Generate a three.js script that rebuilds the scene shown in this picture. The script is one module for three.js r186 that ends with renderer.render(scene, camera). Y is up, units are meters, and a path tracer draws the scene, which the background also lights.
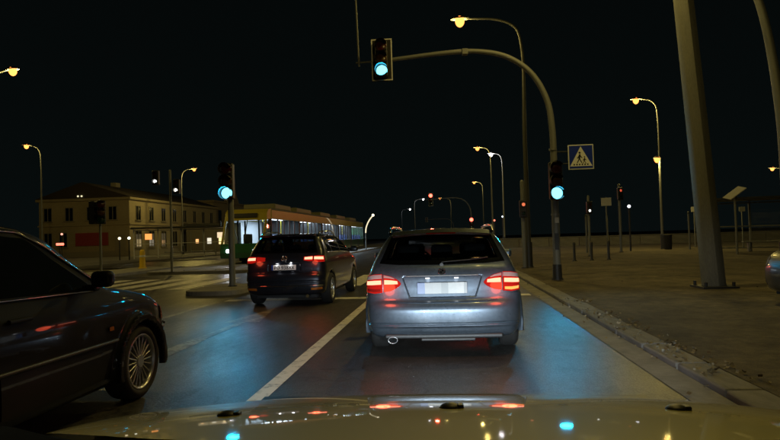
import * as THREE from 'three';
import { mergeGeometries } from 'three/addons/utils/BufferGeometryUtils.js';
import { RoundedBoxGeometry } from 'three/addons/geometries/RoundedBoxGeometry.js';
import { RectAreaLightUniformsLib } from 'three/addons/lights/RectAreaLightUniformsLib.js';
import { ImprovedNoise } from 'three/addons/math/ImprovedNoise.js';

// ---------------------------------------------------------------- camera, sky, exposure
RectAreaLightUniformsLib.init();
const scene = new THREE.Scene();
const camera = new THREE.PerspectiveCamera(40.27, 1024 / 578, 0.1, 900);
camera.position.set(0, 1.35, 0);
camera.rotation.set(THREE.MathUtils.degToRad(1.587), THREE.MathUtils.degToRad(5.191), THREE.MathUtils.degToRad(-1.7), 'YXZ');
const renderer = new THREE.WebGLRenderer({ antialias: true });
renderer.toneMapping = THREE.LinearToneMapping;
renderer.toneMappingExposure = 1.0;
renderer.shadowMap.enabled = true;
// night sky: almost black, a little town glow low down, the same all round
{
  const W = 64, H = 32, d = new Float32Array(W * H * 4);
  for (let j = 0; j < H; j++) for (let i = 0; i < W; i++) {
    const up = Math.max(0, ((j + 0.5) / H - 0.5) * 2), k = 1 + 1.2 * Math.exp(-up * 5), o = (j * W + i) * 4;
    d[o] = 0.0011 * k; d[o + 1] = 0.0018 * k; d[o + 2] = 0.0018 * k; d[o + 3] = 1;
  }
  const t = new THREE.DataTexture(d, W, H, THREE.RGBAFormat, THREE.FloatType);
  t.mapping = THREE.EquirectangularReflectionMapping; t.magFilter = THREE.LinearFilter; t.minFilter = THREE.LinearFilter; t.needsUpdate = true;
  scene.background = t; scene.environment = t;
}

// ---------------------------------------------------------------- helpers
let seed = 7;
const rnd = () => { seed = (seed + 0x6d2b79f5) | 0; let t = Math.imul(seed ^ (seed >>> 15), 1 | seed); t = (t + Math.imul(t ^ (t >>> 7), 61 | t)) ^ t; return ((t ^ (t >>> 14)) >>> 0) / 4294967296; };
const rr = (a, b) => a + (b - a) * rnd();
const noise = new ImprovedNoise();
const V = (x, y, z) => new THREE.Vector3(x, y, z);
const { lerp, clamp, smoothstep, degToRad } = THREE.MathUtils;
const lin = (r, g, b) => new THREE.Color().setRGB(r, g, b);
const std = (r, g, b, roughness = 0.7, metalness = 0, more = {}) => new THREE.MeshStandardMaterial({ color: lin(r, g, b), roughness, metalness, ...more });
const phy = (r, g, b, roughness = 0.5, metalness = 0, more = {}) => new THREE.MeshPhysicalMaterial({ color: lin(r, g, b), roughness, metalness, ...more });
const glow = (r, g, b, base = [0.02, 0.02, 0.02], more = {}) => new THREE.MeshStandardMaterial({ color: lin(...base), roughness: 0.25, emissive: lin(r, g, b), emissiveIntensity: 1, ...more });
const taken = new Map();
const numbered = (n) => { const k = taken.get(n) ?? 0; taken.set(n, k + 1); return k ? n + '_' + String(k).padStart(3, '0') : n; };
function tag(o, label, category, group, kind) {
  o.userData.label = label; if (category) o.userData.category = category;
  if (group) o.userData.group = group; if (kind) o.userData.kind = kind;
  return o;
}
function thing(name, label, category, [x, y, z] = [0, 0, 0], turn = 0, group) {
  const o = new THREE.Group(); o.name = numbered(name); o.position.set(x, y, z); o.rotation.y = turn; scene.add(o);
  return tag(o, label, category, group);
}
const strip = (g) => { const q = g.index ? g.toNonIndexed() : g; for (const k of Object.keys(q.attributes)) if (!['position', 'normal', 'uv'].includes(k)) q.deleteAttribute(k); return q; };
function mesh(name, geo, material, parent) {
  const g = Array.isArray(geo) ? (geo.length === 1 ? geo[0] : mergeGeometries(geo.map(strip), false)) : geo;
  const m = new THREE.Mesh(g, material); m.name = parent ? name : numbered(name); m.castShadow = m.receiveShadow = true;
  (parent ?? scene).add(m);
  return m;
}
function struct(name, geo, material, label) {
  const m = mesh(name, geo, material); m.userData.kind = 'structure'; m.userData.label = label; m.userData.category = name.replace(/_/g, ' ').split(' ').slice(-2).join(' '); return m;
}
function box(w, h, d, x = 0, y = 0, z = 0, r = 0, rot) {
  const g = r > 0 ? new RoundedBoxGeometry(w, h, d, 2, Math.min(r, w / 2.01, h / 2.01, d / 2.01)) : new THREE.BoxGeometry(w, h, d);
  if (rot) { g.rotateX(rot[0] || 0); g.rotateY(rot[1] || 0); g.rotateZ(rot[2] || 0); }
  return g.translate(x, y, z);
}
function cyl(r0, r1, h, x, y, z, axis = 'y', n = 20) {
  const g = new THREE.CylinderGeometry(r1, r0, h, n);
  if (axis === 'x') g.rotateZ(-Math.PI / 2); if (axis === 'z') g.rotateX(Math.PI / 2);
  return g.translate(x, y, z);
}
function bar(a, b, r0, r1 = r0, n = 12) {
  const A = V(...a), B = V(...b), g = new THREE.CylinderGeometry(r1, r0, A.distanceTo(B), n);
  g.applyQuaternion(new THREE.Quaternion().setFromUnitVectors(V(0, 1, 0), B.clone().sub(A).normalize()));
  return g.translate((A.x + B.x) / 2, (A.y + B.y) / 2, (A.z + B.z) / 2);
}
function tube(pts, r, seg = 48, n = 8, closed = false) {
  return new THREE.TubeGeometry(new THREE.CatmullRomCurve3(pts.map((p) => (p.isVector3 ? p : V(...p))), closed, 'centripetal'), seg, r, n, closed);
}
function sheet(x0, x1, z0, z1, y, nx = 1, nz = 1) {   // flat ground piece, uv in metres
  const g = new THREE.PlaneGeometry(x1 - x0, z1 - z0, nx, nz); g.rotateX(-Math.PI / 2); g.translate((x0 + x1) / 2, y, (z0 + z1) / 2);
  const p = g.attributes.position, u = g.attributes.uv;
  for (let i = 0; i < p.count; i++) u.setXY(i, p.getX(i), p.getZ(i));
  return g;
}
function flat(shapePts, y) {   // flat polygon on the ground from [x, z] points, uv in metres
  const g = new THREE.ShapeGeometry(new THREE.Shape(shapePts.map(([x, z]) => new THREE.Vector2(x, -z)))); g.rotateX(-Math.PI / 2); g.translate(0, y, 0);
  const p = g.attributes.position, u = g.attributes.uv;
  for (let i = 0; i < p.count; i++) u.setXY(i, p.getX(i), p.getZ(i));
  return g;
}
function dataTex(size, fn, repeat, srgb = false) {
  const d = new Uint8Array(size * size * 4);
  for (let j = 0; j < size; j++) for (let i = 0; i < size; i++) {
    const c = fn(i / size, j / size, i, j), o = (j * size + i) * 4;
    for (let k = 0; k < 3; k++) d[o + k] = clamp(Math.round((Array.isArray(c) ? c[k] : c) * 255), 0, 255);
    d[o + 3] = 255;
  }
  const t = new THREE.DataTexture(d, size, size); t.wrapS = t.wrapT = THREE.RepeatWrapping; t.magFilter = THREE.LinearFilter; t.minFilter = THREE.LinearMipmapLinearFilter;
  if (srgb) t.colorSpace = THREE.SRGBColorSpace;
  t.repeat.set(1 / repeat, 1 / repeat); t.needsUpdate = true;
  return t;
}
// noise that tiles over the unit square
function tiled(u, v, f, k = 0) {
  const n = (a, b) => noise.noise(a * f + k, b * f + k * 0.7, k * 1.3);
  return (n(u, v) * (1 - u) + n(u - 1, v) * u) * (1 - v) + (n(u, v - 1) * (1 - u) + n(u - 1, v - 1) * u) * v;
}
function canvasTex(w, h, draw) {
  const c = document.createElement('canvas'); c.width = w; c.height = h; draw(c.getContext('2d'), w, h);
  const t = new THREE.CanvasTexture(c); t.colorSpace = THREE.SRGBColorSpace; t.magFilter = THREE.LinearFilter; return t;
}
function spot(parent, pos, aim, color, intensity, angle, penumbra, radius = 2) {
  const l = new THREE.SpotLight(lin(...color), intensity, 0, degToRad(angle), penumbra, 2); l.position.set(...pos); l.target.position.set(...aim);
  l.castShadow = true; l.shadow.radius = radius; parent.add(l, l.target); return l;
}
function point(parent, pos, color, intensity, radius = 2) {
  const l = new THREE.PointLight(lin(...color), intensity, 0, 2); l.position.set(...pos); l.castShadow = true; l.shadow.radius = radius; parent.add(l); return l;
}

// ---------------------------------------------------------------- materials
const asphaltMap = dataTex(1024, (u, v) => {
  const s = rnd(), big = tiled(u, v, 5, 3.1), mid = tiled(u, v, 23, 9.7), ridge = Math.abs(tiled(u, v, 4, 12.3) + 0.25 * tiled(u, v, 17, 2.9)), crack = 1 - smoothstep(ridge, 0.004, 0.016);
  const k = 0.232 + 0.045 * big + 0.035 * mid + (s > 0.86 ? 0.26 * rnd() : s < 0.25 ? -0.06 * rnd() : 0.02 * (rnd() - 0.5)) - 0.09 * crack;
  return [k * 1.02, k, k * 0.96];
}, 3.7, true);
const asphaltBump = dataTex(1024, (u, v) => 0.5 + 0.22 * tiled(u, v, 90, 1.7) + 0.25 * (rnd() - 0.5), 2.3);
const asphaltRough = dataTex(512, (u, v) => [0, 0.62 + 0.14 * tiled(u, v, 6, 5.5) + 0.1 * tiled(u, v, 31, 2.2) + 0.22 * (rnd() - 0.5), 0], 4.1);
asphaltRough.repeat.set(1 / 2.6, 1 / 8.5);
const dirtMap = dataTex(1024, (u, v) => {
  const s = rnd(), k = 0.33 + 0.13 * tiled(u, v, 5, 4.4) + 0.1 * tiled(u, v, 17, 8.8) + 0.09 * tiled(u, v, 60, 1.2) + 0.1 * (rnd() - 0.5) + (s > 0.985 ? 0.25 * rnd() : 0);
  return [k * 1.08, k, k * 0.82];
}, 5.6, true);
const concreteMap = dataTex(512, (u, v) => { const k = 0.52 + 0.1 * tiled(u, v, 5, 2.4) + 0.06 * tiled(u, v, 21, 6.8) + 0.09 * (rnd() - 0.5); return [k, k * 0.985, k * 0.95]; }, 1.7, true);
const grime = dataTex(512, (u, v) => { const k = 0.9 + 0.1 * tiled(u, v, 7, 2.6) + 0.09 * tiled(u, v, 29, 5.2) - 0.12 * smoothstep(tiled(u, v, 60, 8.1), 0.2, 0.5) + 0.05 * (rnd() - 0.5); return [k, k * 0.99, k * 0.97]; }, 1.1, true);
const grimeRough = dataTex(512, (u, v) => [0, 0.8 + 0.3 * tiled(u, v, 8, 4.6) + 0.25 * tiled(u, v, 37, 1.9), 0], 0.9);
const paintWear = dataTex(512, (u, v) => { const n = tiled(u, v, 9, 7.7) + 0.7 * tiled(u, v, 34, 1.1) + 0.5 * (rnd() - 0.5), k = 0.94 - 0.4 * smoothstep(n, 0.15, 0.6); return [k, k * 0.99, k * 0.96]; }, 1.9, true);
const oldWear = dataTex(512, (u, v) => { const n = tiled(u, v, 8, 3.7) + 0.8 * tiled(u, v, 30, 6.1) + 0.6 * (rnd() - 0.5), k = 0.66 - 0.3 * smoothstep(n, -0.15, 0.3); return [k, k * 0.96, k * 0.86]; }, 1.6, true);
const M = {
  asphalt: new THREE.MeshStandardMaterial({ map: asphaltMap, bumpMap: asphaltBump, bumpScale: 0.005, roughnessMap: asphaltRough, roughness: 0.66 }),
  dirt: new THREE.MeshStandardMaterial({ map: dirtMap, roughness: 0.95, bumpMap: asphaltBump, bumpScale: 0.012 }),
  concrete: new THREE.MeshStandardMaterial({ map: concreteMap, roughness: 0.85, bumpMap: asphaltBump, bumpScale: 0.004 }),
  kerbs: [0.85, 1, 0.93, 0.78].map((k) => new THREE.MeshStandardMaterial({ map: concreteMap, color: lin(k, k, k), roughness: 0.85, bumpMap: asphaltBump, bumpScale: 0.004 })),
  paint: new THREE.MeshStandardMaterial({ map: paintWear, roughness: 0.5, bumpMap: asphaltBump, bumpScale: 0.002 }),
  wornPaint: new THREE.MeshStandardMaterial({ map: oldWear, roughness: 0.45, bumpMap: asphaltBump, bumpScale: 0.003 }),
  black: std(0.012, 0.012, 0.013, 0.45), matt: std(0.02, 0.02, 0.021, 0.8), rubber: std(0.018, 0.018, 0.018, 0.8),
  glass: phy(0.006, 0.008, 0.01, 0.04, 0, { ior: 1.55, clearcoat: 0.6, clearcoatRoughness: 0.03 }),
  chrome: std(0.75, 0.76, 0.78, 0.12, 1), alloy: std(0.5, 0.51, 0.53, 0.32, 0.9), steel: std(0.26, 0.27, 0.28, 0.5, 0.6), galv: std(0.2, 0.21, 0.21, 0.6, 0.2),
  lampGrey: std(0.045, 0.047, 0.045, 0.6, 0.2), darkSteel: std(0.05, 0.052, 0.055, 0.5, 0.4), whitePaint: std(0.75, 0.75, 0.74, 0.5), pale: std(0.5, 0.5, 0.48, 0.7),
  pane: phy(0.93, 0.96, 0.97, 0.02, 0, { transmission: 1, thickness: 0, ior: 1.45 }),
  tint: phy(0.3, 0.33, 0.34, 0.02, 0, { transmission: 1, thickness: 0, ior: 1.5 }), trimCloth: std(0.035, 0.035, 0.037, 0.9), soot: phy(0.004, 0.004, 0.004, 0.95, 0, { specularIntensity: 0.1 }),
  lensRed: phy(0.22, 0.008, 0.006, 0.12, 0, { emissive: lin(0.26, 0.006, 0.003), clearcoat: 1, clearcoatRoughness: 0.05 }),
  lensDim: phy(0.2, 0.01, 0.008, 0.12, 0, { clearcoat: 1, clearcoatRoughness: 0.05 }),
  lensClear: phy(0.4, 0.36, 0.36, 0.15, 0.1, { clearcoat: 1, clearcoatRoughness: 0.05 }),
  lensAmber: phy(0.42, 0.12, 0.012, 0.2, 0, { clearcoat: 1 }),
  tailGlow: glow(3.6, 0.85, 0.5), amberGlow: glow(2.4, 0.6, 0.12),
  sodium: glow(3.2, 0.95, 0.2), whiteLamp: glow(9, 8.4, 8.0), redGlow: glow(9, 0.6, 0.35), cyanGlow: glow(0.5, 2.4, 3.4),
};

// ---------------------------------------------------------------- ground, roads, pavements
struct('ground', sheet(-400, 400, -420, 60, -0.06), M.dirt, 'dark bare ground reaching to the horizon');
struct('road', sheet(-14.2, 2.16, -330, 40, 0, 8, 60), M.asphalt, 'damp dark asphalt road running ahead between the kerbs');
struct('cross_road', flat([[-60, -33], [-60, -26], [-30, -24], [-14.2, -24], [-14.2, 30], [-60, 30]], -0.004), M.asphalt, 'asphalt of the side street and opposite lanes');
struct('opposite_road', sheet(-22, -14.2, -330, -33, -0.004, 2, 20), M.asphalt, 'asphalt of the oncoming carriageway beyond the tram track');
struct('gutter', sheet(1.86, 2.155, -120, 12, 0.005, 1, 60), M.concrete, 'narrow concrete gutter along the kerb');
{ // pavement with a joint to the kerb
  const g = sheet(2.46, 60, -330, 12, 0.115, 60, 120), p = g.attributes.position;
  for (let i = 0; i < p.count; i++) { const x = p.getX(i), z = p.getZ(i); p.setY(i, 0.062 + 0.04 * smoothstep(x, 2.6, 4.2) + 0.02 * noise.noise(x * 0.5, z * 0.35, 3) * smoothstep(x, 2.6, 4)); }
  g.computeVertexNormals();
  struct('pavement', g, M.dirt, 'wide brown trodden pavement beside the kerb');
}
{ // kerb: single stones, worn and uneven
  const k = new THREE.Group(); k.name = numbered('kerb'); scene.add(k); tag(k, 'row of concrete kerb stones along the road', 'kerb', null, 'structure');
  const variants = [0, 1, 2].map((s) => { const g = new RoundedBoxGeometry(0.3, 0.24, 0.985, 2, 0.022); return g; });
  for (let i = 0; i < 46; i++) {
    const m = mesh('kerb_stone', variants[i % 3], M.kerbs[(i * 7 + (i >> 2)) % 4], k);
    m.position.set(2.31 + rr(-0.008, 0.008), -0.052 + rr(-0.006, 0.008), 2.5 - i); m.rotation.set(rr(-0.006, 0.006), rr(-0.008, 0.008), rr(-0.02, 0.02));
  }
  const rest = mesh('kerb_stone', [box(0.3, 0.24, 90, 2.31, -0.052, -88.6, 0.02)], M.kerbs[1], k); rest.userData.kind = 'stuff';
}
// leaves and grit blown against the kerb
{
  const leaf = new THREE.PlaneGeometry(0.055, 0.04, 2, 1); { const p = leaf.attributes.position; for (let i = 0; i < p.count; i++) p.setZ(i, Math.abs(p.getX(i)) * 0.5); leaf.rotateX(-Math.PI / 2); leaf.computeVertexNormals(); }
  const n = 320, im = new THREE.InstancedMesh(leaf, new THREE.MeshStandardMaterial({ color: lin(1, 1, 1), roughness: 0.7, side: THREE.DoubleSide }), n), d = new THREE.Object3D();
  const tones = [[0.22, 0.17, 0.08], [0.14, 0.1, 0.05], [0.26, 0.23, 0.15], [0.08, 0.055, 0.03], [0.34, 0.31, 0.25]];
  for (let i = 0; i < n; i++) {
    const heap = rnd() < 0.72, c = [-5.6, -6.4, -6.9, -8.1, -9.6, -11.2][Math.floor(rnd() * 6)];
    const z = heap ? c + rr(-0.5, 0.5) * rnd() * 1.6 : rr(-26, -3.4), on = rnd();
    const x = heap ? 2.3 + rr(-0.2, 0.3) : on < 0.5 ? rr(1.7, 2.14) : rr(2.2, 6.5), y = x < 2.155 ? 0.012 : x < 2.47 ? 0.078 : 0.075 + 0.05 * smoothstep(x, 2.6, 4.2);
    d.position.set(x, y + rr(0, 0.02), z); d.rotation.set(rr(-0.7, 0.7), rr(0, 6.3), rr(-0.7, 0.7)); d.scale.setScalar(rr(0.3, 0.9)); d.updateMatrix();
    im.setMatrixAt(i, d.matrix); im.setColorAt(i, lin(...tones[Math.floor(rnd() * 5)]));
  }
  im.name = 'fallen_leaves'; scene.add(im); tag(im, 'dry fallen leaves and litter lying along the kerb', 'leaves', null, 'stuff');
}
// painted markings
struct('lane_line', sheet(-1.71, -1.56, -13.1, 8, 0.004, 1, 12), M.paint, 'solid white lane line beside the silver estate car');
struct('edge_line', [sheet(-5.17, -5.04, -13.1, -3, 0.004, 1, 8)], M.wornPaint, 'worn line on the far edge of the hatchback lane');
struct('stop_line', [sheet(-5.0, -1.72, -13.5, -13.12, 0.005, 6, 1), sheet(-1.5, 1.8, -13.5, -13.12, 0.005, 6, 1)], M.paint, 'white stop line across both lanes under the dark hatchback');
{
  const s = 0.075, a = [[-3.45 - s * 1.6, -6.9], [-3.45 + s * 1.6, -6.9], [-3.45 + s * 1.5, -8.1], [-3.45 + s, -8.2], [-3.4 + s, -9.7], [-3.4 + 0.3, -9.7], [-3.4, -11.7], [-3.4 - 0.3, -9.7], [-3.4 - s, -9.7], [-3.45 - s, -8.2], [-3.45 - s * 1.5, -8.1]];
  struct('lane_arrow', flat(a, 0.004), M.wornPaint, 'faded straight-ahead arrow painted in the lane of the black sedan');
}
{
  const k = new THREE.Group(); k.name = numbered('zebra_crossing'); scene.add(k); tag(k, 'white zebra crossing stripes across the road ahead', 'zebra crossing', null, 'structure');
  const g = sheet(-0.28, 0.28, -2.4, 2.4, 0, 2, 8);
  for (let i = 0; i < 16; i++) { const x = 1.4 - i * 1.02; if (x > -6.9 && x < -5.2) continue; const m = mesh('stripe', g, x < -7 ? M.wornPaint : M.paint, k); m.position.set(x, 0.006, -19.1); if (x < -7) m.material = M.paint; }
}
// islands with kerbs
function island(x0, x1, z0, z1, label) {
  const s = new THREE.Shape(), r = Math.min(0.6, (x1 - x0) / 2.05, (z1 - z0) / 2.05);
  s.moveTo(x0 + r, -z1); s.lineTo(x1 - r, -z1); s.quadraticCurveTo(x1, -z1, x1, -z1 + r); s.lineTo(x1, -z0 - r); s.quadraticCurveTo(x1, -z0, x1 - r, -z0); s.lineTo(x0 + r, -z0); s.quadraticCurveTo(x0, -z0, x0, -z0 - r); s.lineTo(x0, -z1 + r); s.quadraticCurveTo(x0, -z1, x0 + r, -z1);
  const g = new THREE.ExtrudeGeometry(s, { depth: 0.16, bevelEnabled: true, bevelSize: 0.02, bevelThickness: 0.02, bevelSegments: 2, curveSegments: 8 }); g.rotateX(-Math.PI / 2); g.translate(0, -0.06, 0);
  return struct('traffic_island', g, M.concrete, label);
}
island(-6.7, -5.25, -17.0, -14.6, 'small kerbed island carrying the lit signal post');
island(-16.4, -13.9, -31, -22.4, 'kerbed island carrying the yellow bollard');
island(-13.1, -7.9, -120, -25, 'long low kerbed tramway bed in the middle');
struct('tram_rail', [-11.47, -10.03].map((x) => box(0.07, 0.03, 94, x, 0.135, -72.5)), M.steel, 'two steel tram rails set in the tramway bed');
struct('far_pavement', [box(20, 0.16, 62, -32.2, 0.02, -64.2, 0)], M.concrete, 'pale pavement in front of the low yellowish building');

// ---------------------------------------------------------------- car bodies: a signed distance field, meshed, with panels laid on it
function polySDF(pts) {
  const n = pts.length;
  return (x, y) => {
    let d = 1e9, s = 1;
    for (let i = 0, j = n - 1; i < n; j = i++) {
      const ax = pts[i][0], ay = pts[i][1], bx = pts[j][0], by = pts[j][1], ex = bx - ax, ey = by - ay, wx = x - ax, wy = y - ay;
      const t = clamp((wx * ex + wy * ey) / (ex * ex + ey * ey), 0, 1), qx = wx - ex * t, qy = wy - ey * t, q = qx * qx + qy * qy;
      if (q < d) d = q;
      const c1 = y >= ay, c2 = y < by, c3 = ex * wy > ey * wx;
      if ((c1 && c2 && c3) || (!c1 && !c2 && !c3)) s = -s;
    }
    return s * Math.sqrt(d);
  };
}
const smoothLoop = (pts, per = 4) => new THREE.CatmullRomCurve3(pts.map(([a, b]) => V(a, b, 0)), true, 'centripetal').getPoints(pts.length * per).slice(0, -1).map((p) => [p.x, p.y]);
const mirrored = (half) => [...half, ...half.slice(1, -1).reverse().map(([a, b, flip]) => [a, -b])];
const smax = (a, b, k) => { const h = Math.max(k - Math.abs(a - b), 0) / k; return Math.max(a, b) + h * h * k * 0.25; };
// a car: rear at z = 0, front at z = -L, x to its own right side
function carBody(spec) {
  const side = polySDF(smoothLoop(spec.side)), plan = polySDF(smoothLoop(mirrored(spec.plan))), sect = polySDF(smoothLoop([...spec.section, ...spec.section.slice(1, -1).reverse().map(([x, y]) => [-x, y])]));
  const L = spec.L, rearBow = spec.rearBow ?? 0.08, frontBow = spec.frontBow ?? 0.22;
  const f = (x, y, z) => {
    const t = -z, q = (x / 0.9) ** 2, ts = t - rearBow * q * clamp(1 - t / 1.2, 0, 1) + frontBow * q * clamp((t - L + 1.4) / 1.4, 0, 1);
    let d = smax(smax(side(ts, y), sect(x, y), spec.k ?? 0.1), plan(t, x), 0.12);
    for (const w of spec.wheels) { // arches
      const r = Math.hypot(t - w.t, y - w.y), arch = Math.max(r - w.arch, 0.55 - Math.abs(x)); if (arch < 0.3) d = smax(d, -arch, 0.03);
      const lip = Math.max(Math.abs(r - w.arch - 0.02) - 0.03, Math.abs(Math.abs(x) - spec.half + 0.02) - 0.03); if (spec.lips && y > 0.2 && lip < 0.2) d = -smax(-d, -lip, 0.05);
    }
    return d;
  };
  const e = 0.004, grad = (p, o) => o.set(f(p.x + e, p.y, p.z) - f(p.x - e, p.y, p.z), f(p.x, p.y + e, p.z) - f(p.x, p.y - e, p.z), f(p.x, p.y, p.z + e) - f(p.x, p.y, p.z - e)).normalize();
  // surface nets
  const h = spec.cell ?? 0.032, lo = V(-spec.half - 0.1, 0.08, -L - 0.12), nx = Math.ceil((spec.half * 2 + 0.2) / h), ny = Math.ceil((spec.top + 0.1) / h), nz = Math.ceil((L + 0.24) / h);
  const at = (i, j, k) => (k * (ny + 1) + j) * (nx + 1) + i, F = new Float32Array((nx + 1) * (ny + 1) * (nz + 1));
  for (let k = 0; k <= nz; k++) for (let j = 0; j <= ny; j++) for (let i = 0; i <= nx; i++) F[at(i, j, k)] = f(lo.x + i * h, lo.y + j * h, lo.z + k * h);
  const id = new Int32Array(F.length).fill(-1), pos = [], idx = [], nor = [];
  const E8 = [[0, 0, 0], [1, 0, 0], [0, 1, 0], [1, 1, 0], [0, 0, 1], [1, 0, 1], [0, 1, 1], [1, 1, 1]], EE = [[0, 1], [2, 3], [4, 5], [6, 7], [0, 2], [1, 3], [4, 6], [5, 7], [0, 4], [1, 5], [2, 6], [3, 7]];
  const p = V(), g = V(), v8 = new Float32Array(8);
  for (let k = 0; k < nz; k++) for (let j = 0; j < ny; j++) for (let i = 0; i < nx; i++) {
    let m = 0; for (let c = 0; c < 8; c++) { v8[c] = F[at(i + E8[c][0], j + E8[c][1], k + E8[c][2])]; if (v8[c] < 0) m |= 1 << c; }
    if (m === 0 || m === 255) continue;
    let n = 0, x = 0, y = 0, z = 0;
    for (const [a, b] of EE) if ((v8[a] < 0) !== (v8[b] < 0)) { const t = v8[a] / (v8[a] - v8[b]); x += lerp(E8[a][0], E8[b][0], t); y += lerp(E8[a][1], E8[b][1], t); z += lerp(E8[a][2], E8[b][2], t); n++; }
    p.set(lo.x + (i + x / n) * h, lo.y + (j + y / n) * h, lo.z + (k + z / n) * h);
    for (let s = 0; s < 2; s++) { grad(p, g); const d = clamp(f(p.x, p.y, p.z), -h, h); p.addScaledVector(g, -d * 0.9); }
    grad(p, g); id[at(i, j, k)] = pos.length / 3; pos.push(p.x, p.y, p.z); nor.push(g.x, g.y, g.z);
  }
  for (let k = 1; k < nz; k++) for (let j = 1; j < ny; j++) for (let i = 1; i < nx; i++) {
    const s = F[at(i, j, k)] < 0, quad = (a, b, c, d, flip) => { if (a < 0 || b < 0 || c < 0 || d < 0) return; if (flip) idx.push(a, b, c, a, c, d); else idx.push(a, c, b, a, d, c); };
    if (s !== F[at(i + 1, j, k)] < 0) quad(id[at(i, j - 1, k - 1)], id[at(i, j, k - 1)], id[at(i, j, k)], id[at(i, j - 1, k)], s);
    if (s !== F[at(i, j + 1, k)] < 0) quad(id[at(i - 1, j, k - 1)], id[at(i - 1, j, k)], id[at(i, j, k)], id[at(i, j, k - 1)], s);
    if (s !== F[at(i, j, k + 1)] < 0) quad(id[at(i - 1, j - 1, k)], id[at(i, j - 1, k)], id[at(i, j, k)], id[at(i - 1, j, k)], s);
  }
  const geo = new THREE.BufferGeometry();
  geo.setAttribute('position', new THREE.Float32BufferAttribute(pos, 3)); geo.setAttribute('normal', new THREE.Float32BufferAttribute(nor, 3));
  geo.setAttribute('uv', new THREE.Float32BufferAttribute(new Float32Array(pos.length / 3 * 2).map((_, i) => (i % 2 ? pos[(i >> 1) * 3 + 1] : pos[(i >> 1) * 3] + pos[(i >> 1) * 3 + 2])), 2)); geo.setIndex(idx);
  const dirs = { rear: V(0, 0, -1), front: V(0, 0, 1), right: V(-1, 0, 0), left: V(1, 0, 0), top: V(0, -1, 0) };
  const start = { rear: (a, b) => V(a, b, 0.4), front: (a, b) => V(a, b, -L - 0.4), right: (a, b) => V(1.4, b, -a), left: (a, b) => V(-1.4, b, -a), top: (a, b) => V(a, 2, -b) };
  const cast = (view, a, b, depth = false) => { // where a line of sight along one axis meets the body
    const q = start[view](a, b), dir = dirs[view]; let d = 0, run = 0;
    for (let s = 0; s < 220; s++) { d = f(q.x, q.y, q.z); if (d < 0.0004 || run > 3) break; const st = Math.max(d * 0.7, 0.0006); q.addScaledVector(dir, st); run += st; }
    if (run > 3 && !depth) { for (let k = 1; k < 16; k++) { const r = cast(view, a, b - k * 0.008, true); if (!r.miss) return r; } }
    return { p: q, n: grad(q, V()), miss: run > 3 };
  };
  return { geo, f, cast, spec };
}
const walk = (pts, n) => { // n + 1 points evenly along a polyline
  const len = [0]; for (let i = 1; i < pts.length; i++) len.push(len[i - 1] + Math.hypot(pts[i][0] - pts[i - 1][0], pts[i][1] - pts[i - 1][1]));
  const out = []; for (let k = 0, i = 1; k <= n; k++) { const s = len[len.length - 1] * k / n; while (i < pts.length - 1 && len[i] < s) i++; const t = (s - len[i - 1]) / (len[i] - len[i - 1] || 1); out.push([lerp(pts[i - 1][0], pts[i][0], t), lerp(pts[i - 1][1], pts[i][1], t)]); }
  return out;
};
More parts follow.
